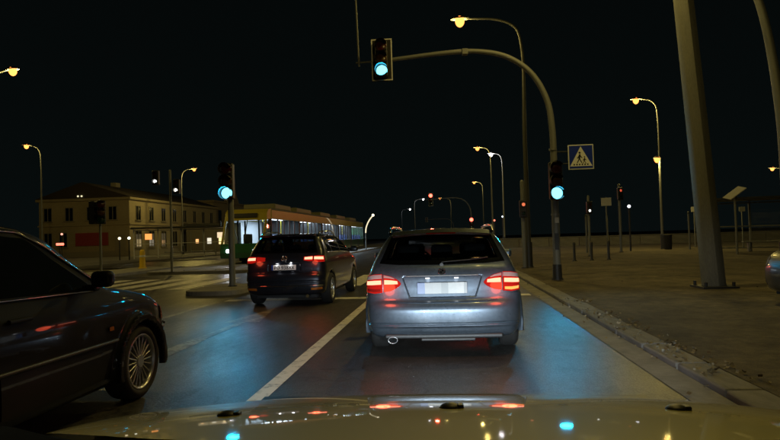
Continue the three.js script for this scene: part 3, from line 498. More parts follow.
// ---------------------------------------------------------------- the black sedan alongside
{
  const body = carBody({
    L: 4.8, half: 0.895, top: 1.58, cell: 0.03, k: 0.07, rearBow: 0.1, frontBow: 0.26, lips: true,
    side: [[0.14, 0.24], [0.03, 0.38], [0, 0.55], [0.04, 0.82], [0.14, 0.96], [0.5, 1.02], [0.95, 1.06], [1.25, 1.24], [1.55, 1.43], [1.85, 1.515], [2.25, 1.55], [2.65, 1.53], [2.92, 1.44], [3.2, 1.25], [3.44, 1.085], [3.56, 1.015], [3.8, 0.975], [4.2, 0.91], [4.5, 0.83], [4.68, 0.75], [4.76, 0.64], [4.8, 0.5], [4.79, 0.36], [4.7, 0.22], [2.4, 0.18]],
    plan: [[-0.02, 0], [-0.02, 0.4], [0.02, 0.66], [0.12, 0.8], [0.4, 0.87], [1.2, 0.89], [3.0, 0.895], [3.9, 0.88], [4.35, 0.83], [4.62, 0.72], [4.76, 0.5], [4.81, 0.25], [4.81, 0]],
    section: [[0, 0.15], [0.68, 0.16], [0.82, 0.24], [0.87, 0.4], [0.893, 0.58], [0.89, 0.74], [0.862, 0.88], [0.82, 0.965], [0.775, 1.1], [0.715, 1.25], [0.66, 1.425], [0.53, 1.51], [0.2, 1.555], [0, 1.56]],
    wheels: [{ t: 1.08, y: 0.32, arch: 0.365 }, { t: 3.95, y: 0.32, arch: 0.365 }],
  });
  const car = thing('sedan_car', 'glossy black sedan with multi-spoke alloy wheels alongside in the next lane', 'car', [-3.55, 0, -1.13]);
  const paint = phy(0.004, 0.0045, 0.005, 0.6, 0, { specularIntensity: 0.25, clearcoat: 0.45, clearcoatRoughness: 0.03 });
  mesh('body', body.geo, paint, car);
  for (const s of [-1, 1]) {
    const v = s > 0 ? 'right' : 'left', win = { nu: 16, nv: 10, off: 0.004, skirt: 0.01 };
    mesh('side_window', panel(body, v, [[1.02, 1.07], [1.28, 1.06]], [[1.24, 1.2], [1.28, 1.23]], win), M.glass, car);
    mesh('side_window', panel(body, v, [[1.34, 1.06], [2.18, 1.04]], [[1.5, 1.36], [2.18, 1.45]], win), M.glass, car);
    mesh('side_window', panel(body, v, [[2.24, 1.04], [3.34, 1.01]], [[2.24, 1.45], [2.74, 1.41]], win), M.glass, car);
    mesh('window_trim', [trim(body, v, [[1.0, 1.045], [2.2, 1.02], [3.38, 0.995]], 0.006, 0.008, 60), trim(body, v, [[1.18, 1.2], [1.5, 1.38], [2.2, 1.475], [2.7, 1.45], [2.96, 1.33], [3.42, 1.04]], 0.009, 0.008, 80)], M.chrome, car);
    const dr = mesh('door', panel(body, v, [[2.3, 0.3], [3.32, 0.3]], [[2.2, 0.99], [3.42, 0.965]], { nu: 40, nv: 26, off: 0.007, skirt: 0.014 }), paint, car);
    mesh('door_handle', [trim(body, v, [[2.34, 0.885], [2.54, 0.885]], 0.016, 0.024, 8)], paint, dr);
    const dr2 = mesh('door', panel(body, v, [[1.52, 0.3], [2.28, 0.3]], [[1.2, 1.0], [2.18, 0.99]], { nu: 30, nv: 26, off: 0.007, skirt: 0.014 }), paint, car);
    mesh('door_handle', [trim(body, v, [[1.36, 0.89], [1.56, 0.89]], 0.016, 0.024, 8)], paint, dr2);
    mesh('side_moulding', [trim(body, v, [[0.2, 0.6], [0.66, 0.6]], 0.018, 0.008, 10), trim(body, v, [[1.5, 0.585], [3.55, 0.575]], 0.018, 0.012, 50), trim(body, v, [[4.36, 0.56], [4.68, 0.55]], 0.018, 0.008, 10)], M.black, car);
    mesh('indicator_lens', panel(body, v, [[3.44, 0.665], [3.5, 0.664]], [[3.44, 0.695], [3.5, 0.694]], { nu: 4, nv: 2, off: 0.012, skirt: 0.01 }), M.lensAmber, car);
    mesh('door_mirror', [box(0.17, 0.125, 0.1, s * 0.965, 1.095, -3.2, 0.045), box(0.12, 0.05, 0.07, s * 0.87, 1.03, -3.2, 0.02)], paint, car);
    const hl = mesh('headlight', panel(body, 'front', [[0.4, 0.62], [0.6, 0.615], [0.8, 0.63]], [[0.4, 0.75], [0.6, 0.755], [0.79, 0.76]], { nu: 16, nv: 6, off: 0.01, skirt: 0.02, flip: s < 0 }), M.lensClear, car);
    mesh('indicator_lens', panel(body, v, [[4.4, 0.64], [4.62, 0.63]], [[4.4, 0.755], [4.58, 0.735]], { nu: 8, nv: 4, off: 0.01, skirt: 0.02 }), M.lensAmber, hl);
    for (const w of [1.08, 3.95]) wheel(car, 0.322, 0.225, 0.238, 20, s * 0.765, 0.322, w, s);
  }
  mesh('bumper', panel(body, 'front', [[-0.78, 0.34], [0, 0.3], [0.78, 0.34]], [[-0.8, 0.56], [0, 0.57], [0.8, 0.56]], { nu: 40, nv: 12, off: 0.014 }), paint, car);
  mesh('chrome_strip', [trim(body, 'front', [[-0.76, 0.575], [0, 0.585], [0.76, 0.575]], 0.012, 0.02, 60)], M.chrome, car);
  mesh('windscreen', panel(body, 'top', [[-0.66, 3.36], [0, 3.44], [0.66, 3.36]], [[-0.55, 2.72], [0, 2.7], [0.55, 2.72]], { nu: 20, nv: 10, off: 0.004, skirt: 0.01 }), M.glass, car);
  mesh('hood', panel(body, 'top', [[-0.7, 3.56], [0, 3.62], [0.7, 3.56]], [[-0.58, 4.5], [0, 4.66], [0.58, 4.5]], { nu: 30, nv: 24, off: 0.008, skirt: 0.014 }), paint, car);
  mesh('rear_window', panel(body, 'top', [[-0.6, 1.02], [0, 0.98], [0.6, 1.02]], [[-0.52, 1.56], [0, 1.6], [0.52, 1.56]], { nu: 16, nv: 10, off: 0.004, skirt: 0.01 }), M.glass, car);
  mesh('underbody', [box(1.3, 0.08, 4.2, 0, 0.2, -2.4), bar([-0.75, 0.32, -1.08], [0.75, 0.32, -1.08], 0.05), bar([-0.75, 0.32, -3.95], [0.75, 0.32, -3.95], 0.05)], M.matt, car);
}

// ---------------------------------------------------------------- the car one looks out of: bonnet, cowl, headlights
{
  const car = thing('camera_car', 'beige bonnet with black washer jets of the car one looks out of', 'car');
  const prof = new THREE.CatmullRomCurve3([[0.6, 1.065], [0.8, 1.058], [1.05, 1.035], [1.3, 0.997], [1.55, 0.945], [1.8, 0.872], [2.0, 0.785], [2.12, 0.69], [2.19, 0.58], [2.21, 0.45], [2.2, 0.32]].map(([a, b]) => V(a, b, 0)), false, 'centripetal');
  const nu = 60, nv = 70, pos = [], idx = [], uv = [], samples = prof.getSpacedPoints(400);
  const yAt = (d) => { let k = 0; while (k < 399 && samples[k + 1].x < d && samples[k + 1].y > 0.7) k++; const t = (d - samples[k].x) / (samples[k + 1].x - samples[k].x || 1); return lerp(samples[k].y, samples[k + 1].y, clamp(t, 0, 1)); };
  const crown = (x) => 0.045 * Math.abs(x / 0.8) ** 2.4 + 0.25 * smoothstep(Math.abs(x), 0.8, 0.93) ** 2;
  const edge = (x) => 0.83 + 0.48 * x * x;
  const P = (x, s) => { // s 0..1 from the rear edge to the nose
    const d0 = edge(x), k = 0.4 * x * x * 0.55;
    const i0 = samples.findIndex((q) => q.x >= d0), i = lerp(i0, 400, s), a = samples[Math.floor(i)], b = samples[Math.min(400, Math.floor(i) + 1)], t = i - Math.floor(i);
    const d = lerp(a.x, b.x, t), y = lerp(a.y, b.y, t);
    return V(x, y - crown(x), -(d - k * smoothstep(d, 1.6, 2.2)));
  };
  for (let j = 0; j <= nv; j++) for (let i = 0; i <= nu; i++) { const x = lerp(-0.9, 0.9, i / nu), p = P(x, j / nv); pos.push(p.x, p.y, p.z); uv.push(x, j / nv); if (i < nu && j < nv) { const a = j * (nu + 1) + i; idx.push(a, a + 1, a + nu + 2, a, a + nu + 2, a + nu + 1); } }
  const g = new THREE.BufferGeometry(); g.setAttribute('position', new THREE.Float32BufferAttribute(pos, 3)); g.setAttribute('uv', new THREE.Float32BufferAttribute(uv, 2)); g.setIndex(idx); g.computeVertexNormals();
  const paint = phy(0.47, 0.41, 0.07, 0.6, 0, { clearcoat: 1, clearcoatRoughness: 0.035 });
  const hood = mesh('bonnet', g, paint, car);
  for (const [x, d] of [[-0.43, 1.14], [0, 1.16], [0.43, 1.2]]) mesh('washer_jet', [new THREE.SphereGeometry(0.022, 16, 8, 0, 6.3, 0, 1.57).scale(1, 0.5, 0.8).translate(x, yAt(d) - crown(x) - 0.001, -d), box(0.014, 0.01, 0.02, x + 0.018, yAt(d) - crown(x) + 0.003, -d, 0.004)], M.black, hood);
  // black cowl behind the bonnet edge
  const cp = [], ci = []; for (let i = 0; i <= 40; i++) { const x = lerp(-0.95, 0.95, i / 40), p = P(clamp(x, -0.9, 0.9), 0); const up = 0.05 * smoothstep(-x, 0.3, 0.85) + 0.03 * smoothstep(x, 0.25, 0.65); cp.push(x, p.y - 0.012, p.z + 0.004, x, p.y + 0.004 + up, p.z + 0.12, x, p.y - 0.02, p.z + 0.5); if (i < 40) for (let k = 0; k < 2; k++) { const a = i * 3 + k; ci.push(a, a + 3, a + 4, a, a + 4, a + 1); } }
  const cg = new THREE.BufferGeometry(); cg.setAttribute('position', new THREE.Float32BufferAttribute(cp, 3)); cg.setAttribute('uv', new THREE.Float32BufferAttribute(new Float32Array(cp.length / 3 * 2), 2)); cg.setIndex(ci); cg.computeVertexNormals();
  mesh('cowl', cg, M.soot, car);
  for (const s of [-1, 1]) {
    mesh('wing', [box(0.04, 0.5, 1.35, s * 0.91, 0.5, -1.35, 0.015)], paint, car);
    const hl = mesh('headlight', [box(0.36, 0.15, 0.04, s * 0.62, 0.66, -2.165, 0.03)], M.lensClear, car);
    mesh('headlight_bulb', [cyl(0.055, 0.055, 0.02, s * 0.62, 0.66, -2.2, 'z')], glow(20, 20, 21), hl);
    mesh('headlight_shade', [box(0.3, 0.012, 0.24, s * 0.62, 0.694, -2.34, 0.004)], M.black, hl);
    spot(car, [s * 0.62, 0.672, -2.225], [s * 0.6 + 0.15, 0.1, -12], [0.84, 0.95, 1.0], 42, 31, 0.9, 0.8);
    wheel(car, 0.31, 0.21, 0.21, 10, s * 0.76, 0.31, 1.35, s);
  }
  mesh('grille', box(0.86, 0.14, 0.03, 0, 0.6, -2.215, 0.02), M.black, car);
  mesh('bumper', box(1.7, 0.22, 0.12, 0, 0.36, -2.16, 0.05), paint, car);
}

// ---------------------------------------------------------------- traffic signals
// a three-lamp head facing +z, its centre at the origin; lit: 'green' | 'red' | null
function signalHead(parent, [x, y, z], lit, { w = 0.34, h = 0.98, d = 0.22, lens = 0.148, board = 0, glowMat, light = 0, turn = 0, dots = 3 } = {}) {
  const g = new THREE.Group(); g.name = 'signal_head'; g.position.set(x, y, z); g.rotation.y = turn; parent.add(g);
  mesh('housing', [box(w, h, d, 0, 0, 0, 0.04)], M.black, g);
  if (board) {
    mesh('backing_board', [box(board, h + 0.18, 0.02, 0, 0, -0.02, 0.008)], M.matt, g);
    const b = board / 2 - 0.018, t = (h + 0.18) / 2 - 0.018;
    mesh('white_border', [box(0.03, t * 2, 0.006, -b, 0, -0.004), box(0.03, t * 2, 0.006, b, 0, -0.004), box(b * 2 - 0.03, 0.03, 0.006, 0, t - 0.015, -0.004), box(b * 2 - 0.03, 0.03, 0.006, 0, -t + 0.015, -0.004)], M.whitePaint, g);
  }
  const step = h / dots, names = dots === 3 ? ['red', 'amber', 'green'] : ['red', 'green'];
  names.forEach((c, i) => {
    const ly = h / 2 - step * (i + 0.5), on = lit === c;
    const l = mesh('signal_lens', new THREE.SphereGeometry(lens, 24, 12, 0, Math.PI * 2, 0, 0.9).rotateX(Math.PI / 2).scale(1 / Math.sin(0.9), 1 / Math.sin(0.9), 0.5).translate(0, ly, d / 2 - lens * 0.3), on ? glowMat : { red: M.dimRed, amber: M.dimAmber, green: M.dimGreen }[c], g);
    const v = new THREE.CylinderGeometry(lens * 1.12, lens * 1.12, lens * 1.5, 24, 1, true, 0.5, Math.PI * 2 - 1.0); v.rotateY(Math.PI / 2 - 0); v.rotateX(Math.PI / 2); v.rotateZ(-Math.PI / 2 + Math.PI / 2); v.translate(0, ly, d / 2 + lens * 0.6);
    mesh('visor', v, M.blackSheet, g);
    if (on && light) {
      const col = c === 'red' ? [1, 0.06, 0.03] : [0.0, 0.55, 1.0];
      spot(g, [0, ly, d / 2 + 0.06], [0, ly + 2.4, 8], col, light, 66, 0.9, lens / 0.02);
    }
  });
  return g;
}
Object.assign(M, { dimRed: phy(0.05, 0.005, 0.004, 0.2), dimAmber: phy(0.06, 0.025, 0.004, 0.2), dimGreen: phy(0.004, 0.03, 0.02, 0.2), blackSheet: std(0.012, 0.012, 0.013, 0.5, 0, { side: THREE.DoubleSide }) });

// gantry signal: a post that bends over the road, an overhead head at its end, a lower head on the post
function gantry(label, [x, z], reach, top, lit, glowMat, light, lens = 0.148) {
  const t = thing('signal_gantry', label, 'traffic signal', [x, 0.1, z]);
  const pts = [[0, 0, 0], [0, 2, 0], [0, top - 2.1, 0], [-0.12, top - 1.35, 0], [-0.5, top - 0.65, 0], [-1.1, top - 0.2, 0], [-1.8, top - 0.02, 0], [-2.6, top, 0], [-reach, top - 0.12, 0]];
  const c = new THREE.CatmullRomCurve3(pts.map((p) => V(...p)), false, 'centripetal'), g = new THREE.TubeGeometry(c, 120, 1, 14);
  { // taper along its length
    const p = g.attributes.position, q = V(); for (let i = 0; i < p.count; i++) { const k = Math.floor(i / 15) / 120, o = c.getPointAt(k), r = lerp(0.1, 0.05, k); q.fromBufferAttribute(p, i).sub(o).multiplyScalar(r).add(o); p.setXYZ(i, q.x, q.y, q.z); }
  }
  mesh('post', g, M.galv, t);
  mesh('base_flange', [cyl(0.15, 0.15, 0.03, 0, 0.015, 0), cyl(0.125, 0.115, 0.4, 0, 0.2, 0)], M.darkSteel, t);
  mesh('service_hatch', box(0.1, 0.42, 0.02, 0, 1.0, 0.095, 0.008), M.darkSteel, t); mesh('clamp_band', [1.7, 3.4].map((y) => cyl(0.104, 0.104, 0.05, 0, y, 0)), M.steel, t);
  mesh('sticker', box(0.1, 0.14, 0.004, 0.02, 1.55, 0.102), M.pale, t);
  mesh('arm_bracket', [box(0.16, 0.16, 0.16, -2.2, top - 0.01, 0, 0.02), box(0.1, 0.12, 0.1, -reach, top - 0.12, 0, 0.02), bar([-reach - 0.75, top - 0.14, 0], [-reach, top - 0.12, 0], 0.022)], M.galv, t);
  const up = signalHead(t, [-reach - 0.03, top - 0.14, 0.16], lit, { board: 0.56, glowMat, light, lens, w: lens * 2.3, h: lens * 6.6 });
  signalHead(t, [0, 2.56, 0.22], lit, { w: lens * 2.2, glowMat, light, lens, h: lens * 6.6 });
  mesh('head_bracket', [bar([0, 2.95, 0], [0, 2.95, 0.14], 0.025), bar([0, 2.17, 0], [0, 2.17, 0.14], 0.025)], M.darkSteel, t);
  return t;
}
gantry('curved grey signal gantry with two lit cyan-green lamps beside the kerb', [2.88, -16], 4.38, 6.12, 'green', M.cyanGlow, 15);
gantry('curved signal gantry far ahead with two lit red lamps', [3.3, -75], 4.9, 5.85, 'red', M.redGlow, 40, 0.22);
gantry('curved signal gantry farthest down the road, unlit', [2.2, -150], 6.6, 5.3, null, null, 0);

function signalPost(label, at, turn, heads, h = 3.1, r = 0.055) {
  const t = thing('signal_post', label, 'traffic signal', at, turn);
  mesh('post', [cyl(r, r * 0.92, h, 0, h / 2, 0), new THREE.SphereGeometry(r * 0.95, 14, 6, 0, 6.3, 0, 1.57).translate(0, h, 0)], M.galv, t);
  mesh('base_flange', cyl(0.12, 0.12, 0.03, 0, 0.015, 0), M.darkSteel, t);
  for (const k of heads) signalHead(t, k.at, k.lit, k);
  return t;
}
signalPost('grey signal post with a lit cyan-green lamp on the small island', [-5.83, 0.12, -16], 0, [{ at: [0, 2.86, 0.17], lit: 'green', glowMat: M.cyanGlow, light: 21, w: 0.32 }], 3.2, 0.085);
signalPost('grey signal post with dark unlit heads beside the yellow bollard', [-14.4, 0.12, -24], 0.5, [{ at: [0.05, 2.6, 0.17], lit: null, w: 0.34 }, { at: [-0.3, 2.6, -0.05], lit: null, w: 0.3, turn: 1.4 }]);
signalPost('pedestrian signal post with a small red lamp beside the slim lamp mast', [2.72, 0.12, -21.2], 0, [{ at: [0, 2.05, 0.15], lit: 'red', glowMat: glow(0.9, 0.2, 0.08), dots: 2, h: 0.6, w: 0.26, d: 0.18, lens: 0.06 }], 3.0, 0.07);
signalPost('thin signal post showing a red lamp near the far lamp post', [9.6, 0.12, -34], 0.1, [{ at: [0, 3.2, 0.15], lit: 'red', glowMat: glow(0.7, 0.09, 0.04), dots: 2, h: 0.7, w: 0.3, d: 0.18, lens: 0.07 }], 3.7, 0.07);
signalPost('pedestrian signal post with small white lamps beyond the crossing sign', [7.0, 0.12, -30], 0, [{ at: [0, 2.35, 0.15], lit: 'green', glowMat: glow(3.4, 3.4, 3.2), dots: 2, h: 0.6, w: 0.26, d: 0.18, lens: 0.055 }], 2.9, 0.06);
signalPost('tall signal post with two small white lamps in front of the tram', [-11.5, 0.12, -24.4], 0, [{ at: [-0.55, 4.0, 0.15], lit: 'green', glowMat: glow(3, 3, 2.8), dots: 2, h: 0.62, w: 0.28, d: 0.18, lens: 0.07 }, { at: [0.35, 3.6, 0.15], lit: 'green', glowMat: glow(3, 2.8, 2.4), dots: 2, h: 0.62, w: 0.28, d: 0.18, lens: 0.07 }], 4.3, 0.05);

// pedestrian crossing sign
{
  const t = thing('road_sign', 'blue square crossing sign with white triangle and walking figures by the gantry', 'road sign', [3.63, 3.3, -16.18]);
  mesh('sign_plate', (() => { const g = new RoundedBoxGeometry(0.66, 0.66, 0.02, 3, 0.01), p = g.attributes.position, u = g.attributes.uv; for (let i = 0; i < p.count; i++) u.setXY(i, p.getX(i) / 0.66 + 0.5, p.getY(i) / 0.66 + 0.5); return g; })(), new THREE.MeshStandardMaterial({
    roughness: 0.4, map: canvasTex(256, 256, (c) => {
      c.fillStyle = '#d9dcdd'; c.fillRect(0, 0, 256, 256); c.fillStyle = '#1733a8'; c.fillRect(11, 11, 234, 234);
      c.fillStyle = '#eceeec'; c.beginPath(); c.moveTo(128, 18); c.lineTo(240, 222); c.lineTo(16, 222); c.closePath(); c.fill();
      c.fillStyle = '#15171a'; c.strokeStyle = '#15171a'; c.lineCap = 'round';
      const fig = (x, y, s) => { c.beginPath(); c.arc(x, y, 9 * s, 0, 7); c.fill(); c.lineWidth = 15 * s; c.beginPath(); c.moveTo(x, y + 20 * s); c.lineTo(x - 3 * s, y + 52 * s); c.stroke(); c.lineWidth = 8 * s; c.beginPath(); c.moveTo(x - 3 * s, y + 52 * s); c.lineTo(x - 22 * s, y + 88 * s); c.moveTo(x - 3 * s, y + 52 * s); c.lineTo(x + 16 * s, y + 88 * s); c.moveTo(x, y + 24 * s); c.lineTo(x - 20 * s, y + 48 * s); c.moveTo(x, y + 24 * s); c.lineTo(x + 19 * s, y + 44 * s); c.stroke(); };
      fig(116, 84, 1.15); fig(164, 128, 0.75);
      for (let i = 0; i < 6; i++) c.fillRect(52 + i * 27, 197, 14, 16);
    }),
  }), t);
  mesh('sign_back', box(0.63, 0.63, 0.006, 0, 0, -0.014), M.darkSteel, t);
  mesh('bracket', [bar([-0.74, 0.16, 0.0], [0, 0.16, -0.03], 0.016), bar([-0.74, -0.16, 0.0], [0, -0.16, -0.03], 0.016)], M.darkSteel, t);
}

// ---------------------------------------------------------------- street lamps
// post with an arm; lamp head at the end of the arm. dir: [dx, dz] from post to head
const SOD = [1, 0.75, 0.2];
function streetLamp(label, [x, z], [dx, dz], h, { white = false, power = 90, r = 0.085, extra, curve = 1.1, ground = 0.1, lean, head = 1, group, dark = false } = {}) {
  const t = thing('street_lamp', label, 'street lamp', [x, ground, z], 0, group);
  const L = Math.hypot(dx, dz) || 1, top = h - ground;
  const pts = lean ?? [[0, 0, 0], [0, top * 0.5, 0], [0, top - curve, 0], [dx * 0.1, top - curve * 0.35, dz * 0.1], [dx * 0.4, top - 0.06, dz * 0.4], [dx, top + 0.06, dz]];
  const c = new THREE.CatmullRomCurve3(pts.map((p) => V(...p)), false, 'centripetal'), g = new THREE.TubeGeometry(c, 80, 1, 12);
  { const p = g.attributes.position, q = V(); for (let i = 0; i < p.count; i++) { const k = Math.floor(i / 13) / 80, o = c.getPointAt(k), rad = lerp(r, 0.035, k); q.fromBufferAttribute(p, i).sub(o).multiplyScalar(rad).add(o); p.setXYZ(i, q.x, q.y, q.z); } }
  mesh('post', g, dark ? M.lampGrey : M.galv, t); mesh('base_flange', [cyl(0.17, 0.16, 0.04, 0, 0.02, 0), cyl(r * 1.35, r * 1.3, 0.9, 0, 0.45, 0)], M.darkSteel, t);
  const heads = [[pts[pts.length - 1], dx, dz, power], ...(extra ?? [])];
  for (const [p, ex, ez, pw] of heads) {
    const a = Math.atan2(ex, ez), hd = new THREE.Group(); hd.name = 'lamp_head'; hd.position.set(...p); hd.rotation.y = a; t.add(hd);
    mesh('lamp_housing', (() => { const q = new THREE.SphereGeometry(0.5, 20, 10, 0, 6.3, 0, 1.62).scale(0.34 * head, 0.24 * head, 0.72 * head); return q.translate(0, 0, 0.22); })(), M.darkSteel, hd);
    mesh('lamp_bowl', new THREE.SphereGeometry(0.5, 20, 10, 0, 6.3, 1.0, 2.15).scale(0.345 * head, 0.48 * head, 0.345 * head).translate(0, -0.06, 0.24), white ? M.whiteLamp : M.sodium, hd);
    point(hd, [0, -0.1 * head, 0.24], white ? [0.95, 0.93, 1] : SOD, pw * 0.42, 7);
  }
  return t;
}
streetLamp('slim sodium street lamp at the kerb behind the gantry', [2.98, -22], [-1.95, 0], 9.2, { dark: true, power: 95, r: 0.1 });
streetLamp('street lamp with bent mast on the pavement past the tapered mast', [7.0, -13], [-3.6, 0.4], 9.3, { power: 100, r: 0.13, lean: [[0, 0, 0], [0.02, 2, 0], [-0.05, 3.8, 0], [-0.38, 5.9, 0.04], [-1.1, 7.6, 0.1], [-2.2, 8.8, 0.24], [-3.6, 9.3, 0.4]] });
streetLamp('sodium street lamp at the kerb beside the camera car', [4.0, -4.1], [-2.2, 0], 9.2, { power: 60, r: 0.1 });
streetLamp('sodium street lamp at the kerb before the red gantry', [4.1, -52], [-0.85, 0], 8.75, { power: 90 });
streetLamp('white street lamp on a pale post next to a sodium one', [5.45, -56], [-0.75, 0], 8.7, { white: true, power: 60 });
streetLamp('sodium street lamp beyond the red gantry', [5.6, -87], [-0.95, 0], 8.8, { power: 90 });
streetLamp('double-headed lamp post with a curved arm on the open pavement', [13.2, -38], [-1.0, 0], 9.3, { power: 130, r: 0.09, extra: [[[-0.05, 5.55, 0.1], -0.3, 0.3, 60]] });
streetLamp('far sodium street lamp behind the bus shelter', [32.3, -60], [-0.9, 0], 6.75, { power: 60 });
streetLamp('sodium street lamp above the roof line of the black sedan', [-21, -26], [1.2, 0.2], 9.5, { power: 170 });
streetLamp('sodium street lamp in front of the yellowish building wall', [-32.6, -46], [-0.5, 0.6], 9.5, { power: 44 });
streetLamp('sodium street lamp between the building and the tram', [-28.4, -63], [1.3, 0.2], 9.3, { power: 130 });
streetLamp('small white street lamp hanging far beyond the tram', [-6.4, -130], [1.7, 0], 9.25, { white: true, power: 60 });
streetLamp('white street lamp far down the road above the red signal', [1.4, -125], [-2, 0], 9, { power: 80 });
streetLamp('farthest white street lamp over the tram track', [-12.4, -175], [2.2, 0], 9.2, { white: true, power: 60, head: 1.3 });

// catenary masts and wires
{
  const t = thing('catenary_mast', 'thick tapered grey mast leaning slightly on the brown pavement', 'mast', [5.5, 0.1, -13]);
  const g = new THREE.CylinderGeometry(0.17, 0.245, 12, 8, 24).translate(0, 6, 0); const p = g.attributes.position; for (let i = 0; i < p.count; i++) p.setX(i, p.getX(i) - 0.056 * p.getY(i) - 0.0006 * p.getY(i) ** 2); g.computeVertexNormals();
  mesh('mast', g, M.mast = new THREE.MeshStandardMaterial({ map: concreteMap, color: lin(0.8, 0.84, 0.82), roughness: 0.7 }), t);
  mesh('foot_plate', [box(0.7, 0.05, 0.7, 0, 0.02, 0, 0.01), ...[[-1, -1], [1, -1], [-1, 1], [1, 1]].map(([a, b]) => cyl(0.03, 0.03, 0.1, a * 0.27, 0.08, b * 0.27))], M.darkSteel, t);
  mesh('clamp_band', [[0, 7], [0, 10.5]].map(([, y]) => cyl(0.235, 0.225, 0.12, -0.056 * y - 0.0006 * y * y, y, 0, 'y', 16)), M.darkSteel, t);
}
{
  const w = thing('span_wire', 'thin span wire strung over the road from the tapered mast', 'wire', [0, 0, 0]);
  mesh('cable', tube([[4.85, 10.6, -13], [0, 10.1, -14.6], [-7, 10.2, -17], [-16, 10.6, -20]], 0.012, 60, 6), M.darkSteel, w);
  mesh('hanger', bar([-2.17, 5.98, -16], [-2.17, 10.12, -15.3], 0.022), M.galv, w);
}

